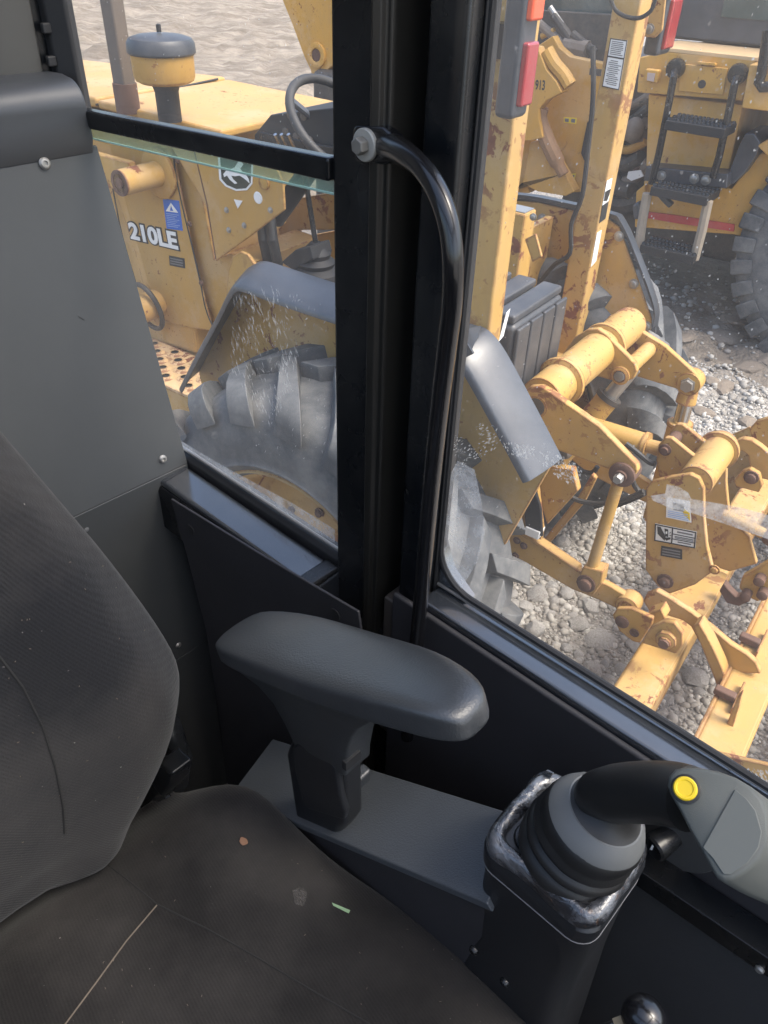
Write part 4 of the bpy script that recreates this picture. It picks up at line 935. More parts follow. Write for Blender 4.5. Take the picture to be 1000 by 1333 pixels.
# ---- step platform with flared drain holes
zp = .86
P4 = [A(aa(U(190, 432, 'z', zp)) + .25, HB - .005, zp), A(aa(U(305, 482, 'z', zp)) - .02, HB - .005, zp), A(aa(U(305, 482, 'z', zp)) - .02, 1.625, zp), A(aa(U(240, 515, 'z', zp)), 1.625, zp), A(aa(U(190, 432, 'z', zp)) + .25, 1.625, zp)]
PL = MB().prism([P4[0], P4[1], P4[2], P4[4]], -ZZ * .012).build('step_platform', Y_foot, TR, bevel=.003)
MB().prism([A(aa(P4[4]), 1.628, zp - .0125), A(aa(P4[2]), 1.628, zp - .0125), A(aa(P4[2]), 1.628, zp - .16), A(aa(P4[4]), 1.628, zp - .16)], TB * .012).build('step_skirt', Y_hood, TR, bevel=.003)
MB().prism([A(aa(P4[2]), 1.641, zp - .0125), A(aa(P4[2]), HB, zp - .0125), A(aa(P4[2]), HB, zp - .20), A(aa(P4[2]), 1.641, zp - .20)], TA * .012).build('step_skirt', Y_hood, TR, bevel=.003)
hole = meshof(MB().lathe(W(0, 0, 0), ZZ, [(.032, 0), (.025, .005), (.019, .009), (.016, .009)], 20, cap=False), Y_foot, 'hole_rim')
hole_shade = meshof(MB().lathe(W(0, 0, 0), ZZ, [(.0001, .0012), (.0178, .0012), (.0178, .006), (.0165, .006)], 20, cap=False), M_ink, 'hole')  # dark disc painted in for the shade inside each opening
k = 0
aR = aa(P4[2]) + .05
while aR < aa(P4[4]) - .03:
    for j in range(4):
        b = 1.668 + j * .078 + (.039 if k % 2 else 0)
        if b > HB - .03: continue
        c = A(aR, b, zp + .0005); hr = piece('hole_rim', hole, PL, c); piece('hole', hole_shade, hr, c)
    aR += .062; k += 1
# ---- fenders
def fender(side):
    """near (-1) and far (+1) fender: yellow inner wall with a black flange curving over the wheel"""
    def fb(b): return b if side < 0 else 2 * BC - b
    bi, bo = 1.605, 1.425
    pr = [(U(x, y, 'b', bi)) for x, y in ((262, 476), (330, 341), (440, 372))]
    pf = [(aa(p), p.z) for p in pr[:2]]; ztop = (pf[1][1] + pr[2].z) / 2
    rr1 = U(622, 428, 'b', bi); r2 = U(725, 590, 'b', bi)
    prof = [(pf[0][0] + .02, pf[0][1]), (pf[1][0] + .02, ztop - .035), (pf[1][0] - .02, ztop), (aa(rr1) + .05, ztop + .005), (aa(rr1) - .03, ztop - .04), (aa(r2), r2.z), (aa(r2) + .035, r2.z - .02)]
    fo = .022
    wall = [(a, z - .012) for a, z in prof[:-1]] + [(aa(r2) + .10, .85), (.95, .80), (1.6, .80), (pf[0][0], .86)]
    o = MB().prism([A(a, fb(bi), z) for a, z in wall], TB * (.012 * -side)).build('fender_wall', Y_near, TR, bevel=.003)
    outer = [(a, z) for a, z in prof]; n = len(outer); secs = []
    sm = smooth_path([Vector(p) for p in [U(x, y, 'b', bi) for x, y in ((258, 482), (284, 432), (308, 389), (322, 361), (331, 348), (342, 343), (360, 347), (396, 359), (440, 373), (608, 424), (624, 428), (637, 436), (655, 459), (690, 523), (724, 588), (729, 598))]], 4)
    nn_ = []
    for k, p in enumerate(sm):
        d = sm[min(k + 1, len(sm) - 1)] - sm[max(k - 1, 0)]; da, dz = aa(d), d.z; L = math.hypot(da, dz) or 1
        nn_.append((-dz / L, da / L))
    def ring(b, off): return [A(aa(p) + n[0] * off, fb(b), p.z + n[1] * off) for p, n in zip(sm, nn_)]
    mb = MB()
    rows = [ring(bi + .004, -.005), ring(bi - .03, -.002), ring(bi - .08, .016), ring(bi - .108, .028), ring(bi - .116, .036), ring(bi - .117, .048)]
    rows += [ring(bi - .111, .048), ring(bi - .104, .036), ring(bi - .06, .020), ring(bi + .004, .006)]
    mb.loft(rows, cap=False, closed=False); mb.build('fender_flange', M_fend, TR, sharp=50)
    return prof, ztop
PROF, ZF = fender(-1)
fbw = 2.735
prism_part([(640, 300), (672, 262), (700, 264), (790, 285), (806, 296), (848, 416), (847, 430), (836, 436), (790, 450), (720, 470), (640, 420)], fbw, .012, 'fender_wall', Y_near)
fl_path = smooth_path([U(x, y, 'b', fbw) for x, y in ((655, 257), (700, 262), (788, 282), (808, 295), (832, 350), (851, 405), (849, 432))], 4)
MB().loft([[p + TB * k + ZZ * dz for p in fl_path] for k, dz in ((-.004, .0), (-.004, .014), (.03, .014), (.05, .006), (.06, -.02), (.052, -.03), (.03, -.004))], cap=False, closed=False).build('fender_flange', M_fend, TR)
for x, y in ((806, 308), (825, 370), (842, 425), (706, 285)): bolt(x, y, fbw - .001, TR, BOLT, 1.1)
prism_part([(297, 352), (303, 334), (313, 328), (322, 332), (332, 346), (312, 372), (304, 400), (294, 385)], 1.80, .015, 'grab_bracket', Y_near)
# ---- roll bar posts
LP = [U(618, 250, 'b', 1.62), U(658, 250, 'b', 1.62)]; aL1, aL0 = aa(LP[0]), aa(LP[1]); bL = ab(U(676, 250, 'a', aL0))
LPO = MB().box(A, (aL0, 1.62, 1.05), (aL1, bL, 2.75)).build('roll_bar_post', Y_post, TR, bevel=.007, seg=3)
RP = [U(755, 250, 'b', 2.62), U(787, 250, 'b', 2.62)]; aR1, aR0 = aa(RP[0]), aa(RP[1]); bR = ab(U(800, 250, 'a', aR0))
RPO = MB().box(A, (aR0, 2.62, .80), (aR1, bR, 2.75)).build('roll_bar_post', Y_post, TR, bevel=.007, seg=3)
MB().box(A, (aL0 + .005, bL + .001, 2.66), (aL1 - .005, 2.619, 2.745)).build('roll_bar_crossbeam', Y_post, TR, bevel=.008)
for a_, b_ in ((aL0, 1.58), (aR0, 2.58)): MB().box(A, (a_ - .04, b_, .93), (a_ + .20, b_ + .17, .965)).build('post_foot', Y_near, TR, bevel=.004)
# tail lights
def tail_light(a0, a1, b0, b1, z0, z1, par, lens):
    hs = MB().box(A, (a0, b0, z0), (a1, b1, z1)).build('tail_light', M_fend, par, bevel=.012, seg=3)
    hgt = z1 - z0; iw = b1 - b0
    for (k0, k1), m in lens:
        MB().box(A, (a0 - .012, b0 + iw * .14, z0 + hgt * k0), (a0 + .01, b1 - iw * .12, z0 + hgt * k1)).build('lens', m, hs, bevel=.006, seg=3)
    return hs
tb = 1.545
c0_, c1_ = U(641, 153, 'b', tb), U(667, 159, 'b', tb); bt1 = ab(U(687, 150, 'a', aa(c1_)))
ztl = (c0_.z + c1_.z) / 2
tail_light(aa(c1_), aa(c0_), tb, bt1, ztl, ztl + .34, TR, (((.07, .40), M_red), ((.50, .93), M_orange)))
MB().box(A, (aa(c0_) - .002, tb + .03, ztl + .1), (aL1 - .02, 1.619, ztl + .16)).build('light_bracket', M_black, TR)
c0_, c1_ = U(835, 72, 'b', 2.80), U(856, 74, 'b', 2.80); bt2 = ab(U(873, 66, 'a', aa(c1_)))
tail_light(aa(c1_), aa(c0_), 2.80, bt2, c0_.z, c0_.z + .36, TR, (((.05, .42), M_red), ((.5, .95), M_orange)))
prism_part([(836, -20), (868, -18), (862, 40), (852, 50), (836, 48)], 2.785, .012, 'light_bracket', Y_post)
bolt(846, 38, 2.784, TR, BOLT, .9)
wl_ = [U(x, y, 'b', 2.60) for x, y in ((795, 0), (802, 14), (815, 22), (832, 24), (846, 16), (852, 4), (856, -12))]
MB().tube(smooth_path(wl_, 4), .006, 8).build('light_cable', M_hose, TR)
wl_ = [U(x, y, 'b', 2.58) for x, y in ((772, 60), (772, 130), (765, 200), (758, 255), (744, 292), (742, 330), (722, 345), (704, 366))]
MB().tube(smooth_path(wl_, 4), .0085, 8).build('post_cable', M_hose, TR)
# post decals
q = [(795, 50), (817, 53), (806, 118), (784, 113)]
DP = decal(q, 2.6195, M_white, 'instruction_decal', RPO)
for s0, s1, t0, t1 in ((0, 1, 0, .02), (0, 1, .35, .38), (0, 1, .98, 1), (0, .04, 0, 1), (.96, 1, 0, 1)): strip(q, 2.6190, s0, s1, t0, t1, M_ink, 'decal_border', DP, .0018)
r = random.Random(3)
for k in range(8): strip(q, 2.6190, .12, r.uniform(.75, .9), .05 + .036 * k, .066 + .036 * k, M_inkg, 'text_line', DP, .0018)
for k in range(13): strip(q, 2.6190, .14 + .1 * (k % 3 == 0), r.uniform(.6, .9), .43 + .04 * k, .446 + .04 * k, M_inkg, 'text_line', DP, .0018)
def rear_decal(px, a, mat, name, par, k=.0012): return MB().prism([U(x, y, 'a', a) for x, y in px], -TA * k).build(name, mat, par, smooth=False)
rear_decal([(790, 236), (797, 232), (792, 262), (784, 268)], aR0 - .0002, M_white, 'arrow_decal', RPO)
rear_decal([(788, 250), (795, 246), (793, 254), (790, 262), (786, 262)], aR0 - .0014, M_ink, 'arrow_mark', RPO)
rear_decal([(784, 268), (792, 263), (788, 285), (780, 291)], aR0 - .0002, M_ink, 'warning_decal', RPO)
rear_decal([(777, 304), (783, 300), (776, 340), (769, 348)], aR0 - .0002, M_white, 'strip_decal', RPO)
rear_decal([(659, 408), (664, 402), (655, 438), (649, 445)], aL0 - .0002, M_white, 'strip_decal', LPO)
# ---- ribbed plastic tank between the posts
tz = 1.34; ta = .84
t0, t1 = U(648, 455, 'a', ta), U(742, 378, 'a', ta); b0, b1 = 1.80, ab(t1); tz = t1.z
TK = MB().box(A, (ta + .012, b0, .86), (ta + .27, b1 - .004, tz - .012)).build('ribbed_tank', M_tank, TR, bevel=.02, seg=3)
nb = 4; bw = (b1 - b0) / nb
for k in range(nb): MB().box(A, (ta, b0 + k * bw + .004, .87), (ta + .0115, b0 + (k + 1) * bw - .004, tz - .02)).build('tank_rib', M_tank, TK, bevel=.005, seg=3)
for k in range(3): MB().box(A, (ta + .02 + k * .083, b0 + .005, tz - .0115), (ta + .02 + k * .083 + .063, b1 - .01, tz + .012)).build('tank_rib', M_tank, TK, bevel=.007, seg=3)
# ---- seat stand and walls ahead of the tank
sb_ = U(684, 280, 'b', 2.28); sa_ = aa(sb_); sb1 = ab(U(700, 269, 'a', sa_)); sz_ = sb_.z
MB().box(A, (sa_, 2.28, .90), (sa_ + .26, sb1, sz_)).build('seat_stand', Y_near, TR, bevel=.008)
MB().box(A, (sa_ + .006, 2.288, sz_ + .0005), (sa_ + .11, sb1 - .008, sz_ + .003)).build('chrome_label', M_steel, TR)
wz = U(738, 274, 'a', sa_ + .10).z
MB().box(A, (sa_ + .10, sb1 + .001, .90), (sa_ + .13, 2.73, wz)).build('rear_wall', Y_near, TR, bevel=.004)
MB().box(A, (sa_ + .02, sb1 + .001, .90), (sa_ + .099, sb1 + .05, wz - .01)).build('wall_post', Y_near, TR, bevel=.004)
MB().px([(683, 312), (697, 305), (705, 335), (693, 342)], 'b', 2.265, .012).build('cover_flap', Y_near, TR, bevel=.003)
bolt(694, 283, 2.279, TR, BOLT, .7)
# ---- rear axle housing and mounting plates
MB().box(A, (.98, 1.70, .48), (1.45, 2.68, .80)).build('axle_housing', Y_near, TR, bevel=.04, seg=3)
MB().box(A, (.90, 1.98, .45), (1.40, 2.40, .90)).build('gear_housing', Y_near, TR, bevel=.03, seg=3)
prism_part([(606, 592), (628, 585), (640, 600), (690, 602), (700, 640), (706, 690), (704, 704), (672, 688), (630, 664), (613, 648), (606, 620)], 1.86, .02, 'hitch_side_plate', Y_near)
prism_part([(612, 590), (628, 594), (627, 628), (610, 632)], 1.83, .028, 'plate_brace', Y_near)
prism_part([(647, 600), (652, 604), (648, 638), (642, 642)], 1.82, .038, 'plate_brace', Y_near)
prism_part([(675, 641), (697, 640), (704, 664), (706, 700), (684, 690), (682, 662)], 1.845, .012, 'rubber_flap', M_rubber)
bolt(631, 640, 1.858, TR, BOLT, 1.8)
MB().px([(684, 686), (703, 694), (700, 704), (680, 695)], 'b', 1.84, .04).build('white_block', M_white, TR, bevel=.003)
prism_part([(700, 606), (745, 612), (752, 640), (712, 684), (705, 660)], 1.93, .03, 'hitch_bracket', Y_near)
prism_part([(706, 705), (752, 648), (770, 618), (776, 624), (760, 656), (712, 712)], 2.02, .02, 'cross_brace', Y_blade)
for k, pts in enumerate((((730, 596), (733, 625), (745, 648), (775, 656), (810, 652), (838, 640)), ((822, 615), (826, 632), (838, 646)), ((815, 578), (828, 588), (845, 602), (853, 604)), ((742, 604), (752, 612), (770, 616), (778, 608)), ((800, 660), (830, 648), (850, 636)))):
    MB().tube(smooth_path([U(x, y, 'b', 2.0 + .06 * k) for x, y in pts], 4), .0085, 8).build('hydraulic_hose', M_hose, TR)
for x, y in ((712, 600), (735, 590), (725, 612)): c = U(x, y, 'b', 1.95); MB().lathe(c, -TB, [(.022, -.02), (.022, .0), (.016, .012), (.008, .014)], 14).build('hose_fitting', M_dark, TR)
# ---- three point linkage
ra, rz = .775, 1.185
RS = MB().cyl(A(ra, 1.872, rz), A(ra, 2.53, rz), .060, .060, 32).build('rockshaft', Y_near, TR)
for b in (1.985, 2.30): MB().lathe(A(ra, b, rz), TB, [(.061, 0), (.075, .004), (.075, .022), (.061, .026)], 32, cap=False).build('shaft_collar', Y_near, RS)
n_arm = [(679, 513), (690, 504), (704, 504), (716, 511), (730, 521), (780, 556), (828, 606), (830, 614), (822, 628), (808, 626), (796, 613), (754, 597), (714, 583), (704, 566), (694, 540), (682, 524)]
LA = prism_part(n_arm, 1.845, .026, 'lift_arm', Y_near, bev=.004)
c = U(698, 530, 'b', 1.8445); MB().lathe(c, -TB, [(.034, -.012), (.034, .0015), (.027, .0015), (.025, -.02)], 28, cap=False).build('bore_ring', Y_near, LA)
MB().lathe(c, -TB, [(.0001, .0022), (.0262, .0022), (.0262, -.004)], 28, cap=False).build('bore_shade', M_dark, LA)  # proud dark disc stands for the shade inside the arm's opening
c = U(810, 618, 'b', 1.842)
MB().lathe(c, -TB, [(.037, -.05), (.037, .006), (.030, .010), (.018, .010), (.018, .018), (.0001, .018)], 24).build('pin_washer', M_rust, LA)
MB().lathe(c, -TB, [(.014, .015), (.014, .034), (.012, .038), (.0001, .038)], 6).build('pin_nut', M_steel, LA)
f_arm = [(786, 420), (792, 413), (800, 411), (812, 416), (836, 433), (866, 452), (900, 483), (909, 492), (909, 504), (900, 513), (884, 508), (830, 491), (790, 470), (772, 452)]
FA = prism_part(f_arm, 2.50, .026, 'lift_arm', Y_near)
m_arm = [(726, 470), (748, 440), (764, 430), (778, 429), (790, 437), (800, 448), (826, 474), (829, 484), (824, 494), (808, 500), (790, 494), (766, 488), (740, 484)]
MA = prism_part(m_arm, 2.26, .026, 'ram_arm', Y_near)
c = U(808, 489, 'b', 2.258); MB().lathe(c, -TB, [(.030, -.02), (.030, .008), (.020, .012), (.018, .006), (.0001, .006)], 24).build('pin_boss', Y_near, MA)
MB().lathe(c, -TB, [(.017, .004), (.017, .014), (.0001, .016)], 16).build('pin', M_steel, MA)
MB().cyl(c + TB * .03, A(aa(c), 2.50, c.z), .026, .026, 20).build('cross_pin', Y_near, MA)
# lift ram: rod down into its barrel
c2 = A(aa(c), 2.38, c.z - .02)
d2 = (U(757, 560, 'b', 2.30) - c2).normalized()
MB().cyl(c2, c2 + d2 * .14, .026, .026, 20).build('ram_rod', M_steel, TR); MB().cyl(c2 + d2 * .13, c2 + d2 * .42, .040, .042, 24).build('ram_barrel', Y_near, TR)
MB().cyl(c2 + d2 * .12, c2 + d2 * .137, .045, .045, 24).build('ram_gland', M_dark, TR)
# far tilt ram hanging from the far lift arm
c = U(896, 501, 'b', 2.497)
MB().lathe(c, -TB, [(.040, -.055), (.040, .002), (.022, .004), (.0001, .004)], 24).build('arm_eye', Y_near, FA)
MB().lathe(c, -TB, [(.026, .003), (.026, .008), (.021, .009), (.021, .022), (.0001, .022)], 6).build('pin_nut', M_steel, FA)
c = A(aa(c), 2.53, c.z); e_ = U(862, 640, 'b', 2.50); d_ = (e_ - c).normalized()
MB().cyl(c + d_ * .02, c + d_ * .08, .030, .034, 20).build('ram_eye', Y_blade, TR)
MB().cyl(c + d_ * .07, c + d_ * .17, .026, .026, 24).build('ram_rod', M_chrome, TR)
RB = MB().cyl(c + d_ * .165, c + d_ * .56, .041, .043, 28).build('ram_barrel', Y_near, TR)
MB().cyl(c + d_ * .155, c + d_ * .168, .044, .044, 28).build('ram_gland', Y_blade, RB)
# top link ram
c = U(742, 549, 'b', 2.19); e_ = U(842, 580, 'b', 2.19); d_ = (e_ - c).normalized(); L_ = (e_ - c).length
TL = MB().cyl(c - d_ * .12, c + d_ * L_, .036, .036, 28).build('top_link_barrel', Y_near, TR)
MB().cyl(c + d_ * (L_ - .012), c + d_ * (L_ + .003), .041, .041, 28).build('link_gland', Y_near, TL)
MB().cyl(c + d_ * L_, c + d_ * (L_ + .075), .022, .026, 16).build('link_rod', Y_blade, TL)
# near lift link and draft arm
c = U(805, 628, 'b', 1.872); e_ = U(770, 742, 'b', 1.875)
LK = MB().cyl(c, e_, .0175, .0185, 20).build('lift_link', Y_near, TR)
x = U(770, 742, 'b', 1.86)
MB().prism([U(px_, py_, 'b', 1.852) for px_, py_ in ((759, 738), (785, 745), (782, 762), (772, 776), (756, 772), (750, 760))], TB * .052).build('link_clevis', Y_near, LK, bevel=.005)
bolt(763, 760, 1.850, LK, BOLTR, 1.9)
da = [(606, 640), (612, 652), (630, 668), (660, 681), (690, 699), (706, 711), (750, 741), (764, 752), (790, 762), (828, 784), (830, 796), (818, 800), (780, 782), (745, 768), (700, 742), (672, 726), (640, 700), (622, 680), (604, 660)]
DA = prism_part(da, 1.872, .026, 'draft_arm', Y_near)
MB().px([(x, y) for x, y in ((612, 652), (630, 668), (660, 681), (706, 711), (750, 741), (752, 746), (706, 716), (660, 686), (630, 673), (610, 657))], 'b', 1.866, .038).build('draft_arm_cap', Y_blade, DA, bevel=.003)
for x, y in ((673, 704), (682, 711), (671, 724)): bolt(x, y, 1.870, DA, BOLTR, .8)
c = U(816, 790, 'b', 1.865); MB().lathe(c, -TB, [(.036, -.045), (.038, -.02), (.036, .004), (.024, .008), (.018, .002), (.0001, .002)], 24).build('ball_end', Y_blade, DA)
far_d = [A(aa(p) , 0, p.z) for p in [U(x, y, 'b', 1.872) for x, y in da]]
MB().prism([p + TB * 2.48 for p in far_d], TB * .026).build('draft_arm', Y_near, TR, bevel=.004)

# ================================================================== box blade on the three point hitch
BX = thing('box_blade', 'scuffed yellow box blade implement behind the tractor with mast, beams and pin brackets', 'implement', A(.1, BC, .2))
zb = .50
na, nb_ = U(788, 919, 'z', zb), U(835, 950, 'z', zb)
a1b, a0b = .302, .180
def bp(px, b, t, name, mat=Y_blade, par=None, bev=.004): return MB().px(px, 'b', b, t).build(name, mat, par or BX, bevel=bev)
B1 = MB().box(A, (a0b, 1.55, zb - .16), (a1b, 3.35, zb)).build('front_beam', Y_blade, BX, bevel=.014, seg=3)
z2 = .50
r0, r1 = U(933, 909, 'z', z2), U(992, 909, 'z', z2); a20, a21 = aa(r1), aa(r0)
r0b = U(967, 835, 'z', z2)
B2 = MB().box(A, (-.085, 1.58, z2 - .2), (.045, 3.35, z2 - .002)).build('rear_beam', Y_blade, BX, bevel=.014, seg=3)
MB().tube([A(.0455, 1.585 + .08 * k, z2 - .004 + .002 * (k % 2)) for k in range(22)], .006, 8).build('weld_seam', Y_blade, B2)
# end plates
epn = [(845, 958), (880, 965), (920, 973), (1000, 988), (1080, 1004), (1120, 1300), (700, 1300), (790, 1010)]
EP = MB().prism([A(a, 1.545, z) for a, z in ((.46, .33), (.30, .405), (.12, .495), (-.13, .605), (-.42, .70), (-.46, .05), (.5, .05))], -TB * .014).build('end_plate', Y_blade, BX, bevel=.003)
MB().prism([A(a, 3.36, z) for a, z in ((.46, .46), (.40, .525), (.05, .535), (-.30, .545), (-.42, .50), (-.46, .05), (.5, .05))], TB * .014).build('end_plate', Y_blade, BX, bevel=.003)
MB().box(A, (-.27, 1.56, .06), (-.25, 3.34, .299)).build('rear_blade', Y_blade, BX)
# mast
nm = [(841, 636), (848, 628), (872, 622), (898, 618), (910, 624), (916, 638), (916, 672), (920, 712), (928, 745), (905, 762), (872, 774), (856, 764), (840, 742)]
M1 = bp(nm, 2.02, .022, 'mast_plate')
fm = [(900, 690), (915, 600), (926, 576), (940, 570), (946, 580), (945, 630), (949, 672), (975, 700), (985, 735), (950, 745), (920, 735)]
M2 = bp(fm, 2.30, .022, 'mast_plate')
mc = U(899, 632, 'b', 2.02)
MT = MB().cyl(A(aa(mc) - .005, 2.043, mc.z), A(aa(mc) - .005, 2.299, mc.z), .050, .050, 28).build('mast_tube', Y_blade, BX)
for b in (2.262,): MB().lathe(A(aa(mc) - .005, b, mc.z), TB, [(.051, -.01), (.062, -.008), (.062, .008), (.051, .01)], 28, cap=False).build('tube_collar', Y_blade, MT)
ce = [(857, 580), (866, 570), (874, 571), (900, 592), (928, 610), (928, 624), (916, 636), (890, 632), (858, 622), (854, 600)]
K1 = bp(ce, 2.13, .020, 'clevis_plate')
K2 = MB().prism([p + TB * .10 for p in [U(x, y, 'b', 2.13) for x, y in ce]], TB * .020).build('clevis_plate', Y_blade, BX, bevel=.004)
c = U(866, 586, 'b', 2.128); MB().lathe(c, -TB, [(.019, -.10), (.019, .003), (.012, .005), (.012, .014), (.0001, .015)], 20).build('clevis_pin', M_rust, K1)
c = U(866, 772, 'b', 2.0); 
bolt(866, 757, 2.018, M1, BOLTR, 1.6); bolt(930, 742, 2.018, M1, BOLTY, 1.0)
# decals on the near mast plate
db = 2.0192
q = [(858, 652), (899, 656), (901, 681), (867, 676)]
D1 = decal([(868, 648), (898, 653), (900, 681), (867, 674)], db, M_white, 'pale_decal', M1)
q = [(868, 648), (898, 653), (900, 681), (867, 674)]
strip(q, db, .30, .75, .18, .52, M_inkg, 'pinch_symbol', D1); 
MB().prism([on_quad(q, db, s, t) for s, t in ((.62, .30), (.97, .55), (.97, .90), (.75, .70))], -TB * .002).build('yellow_patch', M_btn, D1, smooth=False)
for k in range(4): strip(q, db, .08, .9, .62 + .09 * k, .645 + .09 * k, bpy.data.materials['pale_blue_print'], 'text_line', D1)
q = [(853, 682), (907, 693), (905, 714), (852, 704)]
D2 = decal(q, db, M_white, 'crush_warning_decal', M1)
for s0, s1, t0, t1 in ((0, 1, 0, .06), (0, 1, .94, 1), (0, .03, 0, 1), (.97, 1, 0, 1), (.42, .45, 0, 1), (.45, 1, .36, .40), (.45, 1, .66, .70)): strip(q, db, s0, s1, t0, t1, M_ink, 'decal_border', D2, .0026)
for P_ in (((.06, .12), (.14, .12), (.28, .62), (.26, .88), (.08, .55)), ((.24, .16), (.33, .18), (.34, .62), (.27, .60)), ((.24, .70), (.40, .62), (.40, .72), (.30, .86)), ((.35, .40), (.40, .28), (.40, .34)), ((.36, .50), (.41, .48), (.41, .53))):
    MB().prism([on_quad(q, db, s, t) for s, t in P_], -TB * .0026).build('hand_symbol', M_ink, D2, smooth=False)
strip(q, db, .275, .315, .30, .44, M_white, 'symbol_gap', D2, .003)
for s0, s1, t0, t1 in ((.55, .92, .17, .25), (.50, .95, .48, .53), (.50, .95, .57, .61), (.58, .9, .78, .84)): strip(q, db, s0, s1, t0, t1, M_inkg, 'text_line', D2, .0026)
q = [(861, 711), (888, 716), (888, 729), (860, 724)]
D3 = decal(q, db, M_ink, 'serial_plate', M1)
for k in range(3): strip(q, db, .08, .92, .16 + .27 * k, .28 + .27 * k, M_inkg, 'text_line', D3)
# stop block where the mast meets the beam
MB().box(A, (.17, 2.045, .48), (.31, 2.299, .535)).build('mast_base', Y_blade, BX, bevel=.008)
# near hitch lug: two cheeks with pin, curved strut plate back to the rear beam, flat brace
lug = [(797, 802), (803, 793), (822, 793), (850, 806), (848, 815), (833, 838), (824, 836), (806, 822)]
L1 = bp(lug, 1.80, .018, 'hitch_lug'); 
c = U(810, 810, 'b', 1.798); MB().lathe(c, -TB, [(.021, -.01), (.021, .004), (.017, .006), (.0001, .007)], 20).build('hitch_pin', M_rust, L1)
c = U(826, 824, 'b', 1.798); MB().lathe(c, -TB, [(.015, .0), (.015, .003), (.010, .003), (.010, -.004), (.0001, -.004)], 20).build('pin_hole', M_rust, L1)
bp([(842, 800), (860, 794), (866, 806), (850, 826), (840, 830)], 1.83, .05, 'lug_gusset')
lc = [(838, 832), (846, 818), (864, 810), (878, 812), (888, 826), (888, 842), (880, 852), (836, 838)]
L2 = bp(lc, 1.75, .022, 'beam_lug')
c = U(868, 832, 'b', 1.748); MB().lathe(c, -TB, [(.030, -.002), (.030, .012), (.018, .016), (.018, .022), (.0001, .022)], 8).build('lug_nut', Y_blade, L2); MB().lathe(c, -TB, [(.015, .02), (.015, .03), (.0001, .031)], 12).build('lug_pin', M_rust, L2)
st = [(837, 783), (841, 775), (854, 770), (872, 780), (901, 799), (930, 822), (951, 840), (972, 853), (984, 864), (990, 878), (946, 876), (918, 850), (899, 816), (888, 808), (868, 802), (846, 798)]
S1_ = bp(st, 1.92, .024, 'strut_plate')
bp([(902, 816), (910, 812), (925, 838), (939, 868), (943, 880), (934, 897), (928, 880), (912, 840)], 1.86, .05, 'flat_brace')
# rusty scarifier pockets on the rear beam
def pocket(x, y):
    c = U(x, y, 'z', z2 + .02)
    p = MB().box(lambda a, b, z: c + TA * a + TB * b + ZZ * z, (-.030, -.013, -.012), (.030, .013, .012)).build('shank_pocket', M_rust, BX, bevel=.005)
    MB().box(lambda a, b, z: c + TA * a + TB * b + ZZ * z, (-.037, -.045, -.022), (-.0305, .075, .006)).build('pocket_wall', Y_blade, p, bevel=.003)
for x, y in ((976, 833), (944, 903), (998, 742)): pocket(x, y)
MB().px([(960, 908), (966, 903), (962, 922), (955, 945), (948, 975), (940, 980), (945, 945)], 'b', 1.70, .02).build('pocket_gusset', Y_blade, BX, bevel=.003)
# far latch hooks and lugs
hk = [(952, 582), (958, 575), (966, 572), (978, 574), (990, 582), (1004, 594), (1012, 600), (1012, 628), (992, 624), (976, 610), (974, 594), (966, 588), (956, 588)]
HK = bp(hk, 2.55, .03, 'latch_hook', Y_rusty)
bp([(955, 626), (966, 614), (976, 611), (988, 618), (992, 634), (988, 642), (958, 634)], 2.50, .025, 'latch_lug'); bolt(978, 622, 2.498, BX, BOLTR, 1.5)
bp([(975, 560), (984, 550), (1004, 544), (1030, 552), (1030, 610), (990, 590), (980, 575)], 2.75, .03, 'far_lug')
lg = [(962, 766), (966, 752), (984, 742), (1000, 732), (1020, 734), (1020, 760), (1000, 778), (986, 784), (970, 776)]
G1 = bp(lg, 2.10, .03, 'rear_lug')
for x, y in ((990, 754), (972, 774), (994, 772)): c = U(x, y, 'b', 2.09); MB().lathe(c, -TB, [(.016, -.01), (.016, .02), (.010, .024), (.0001, .024)], 16).build('rear_pin', M_rust, G1)
hk2 = [(936, 770), (946, 786), (962, 790), (976, 784), (970, 776), (958, 778), (948, 768), (942, 760)]
bp(hk2, 2.14, .03, 'rear_hook', M_rust)
c = U(940, 668, 'b', 2.3); e_ = U(1004, 700, 'b', 2.3)
MB().cyl(c, e_, .018, .018, 14).build('latch_rod', Y_blade, BX); MB().ball(e_, .03, sub=2).build('rod_end', M_rust, BX)

# ================================================================== wheel loader standing beyond
WB = 5.2
WL = thing('wheel_loader', 'big yellow wheel loader with black ladder, red stripe and lugged rear tyre beyond the tractor', 'wheel loader', A(1.6, 6.1, 0))
def wp(px, b, t, name, mat=Y_far, par=None, bev=.008): return MB().px(px, 'b', b, t).build(name, mat, par or WL, bevel=bev)
UP = wp([(833, 75), (868, 68), (984, 78), (966, 132), (829, 121)], WB, .9, 'upper_body')
wp([(976, 84), (1060, 92), (1060, 154), (965, 141)], WB - .12, 1.0, 'fuel_box')
LB = wp([(844, 123), (967, 137), (948, 226), (841, 217)], WB + .06, .8, 'lower_body')
MB().prism([U(x, y, 'b', WB - .001) for x, y in ((886, 83), (948, 89), (942, 124), (884, 119))], -TB * .012).build('hatch_door', Y_far, UP, bevel=.004)
c = U(914, 110, 'b', WB - .013); MB().lathe(c, -TB, [(.0001, 0), (.022, 0), (.022, .004), (.0001, .004)], 20).build('hatch_hole', M_ink, UP)
MB().px([(908, 81), (931, 83), (931, 86), (908, 84)], 'b', WB - .03, .03).build('hatch_hinge', Y_far, UP)
lt = MB().px([(840, 90), (858, 92), (855, 109), (839, 106)], 'b', WB - .05, .05).build('side_light', Y_far, UP, bevel=.008)
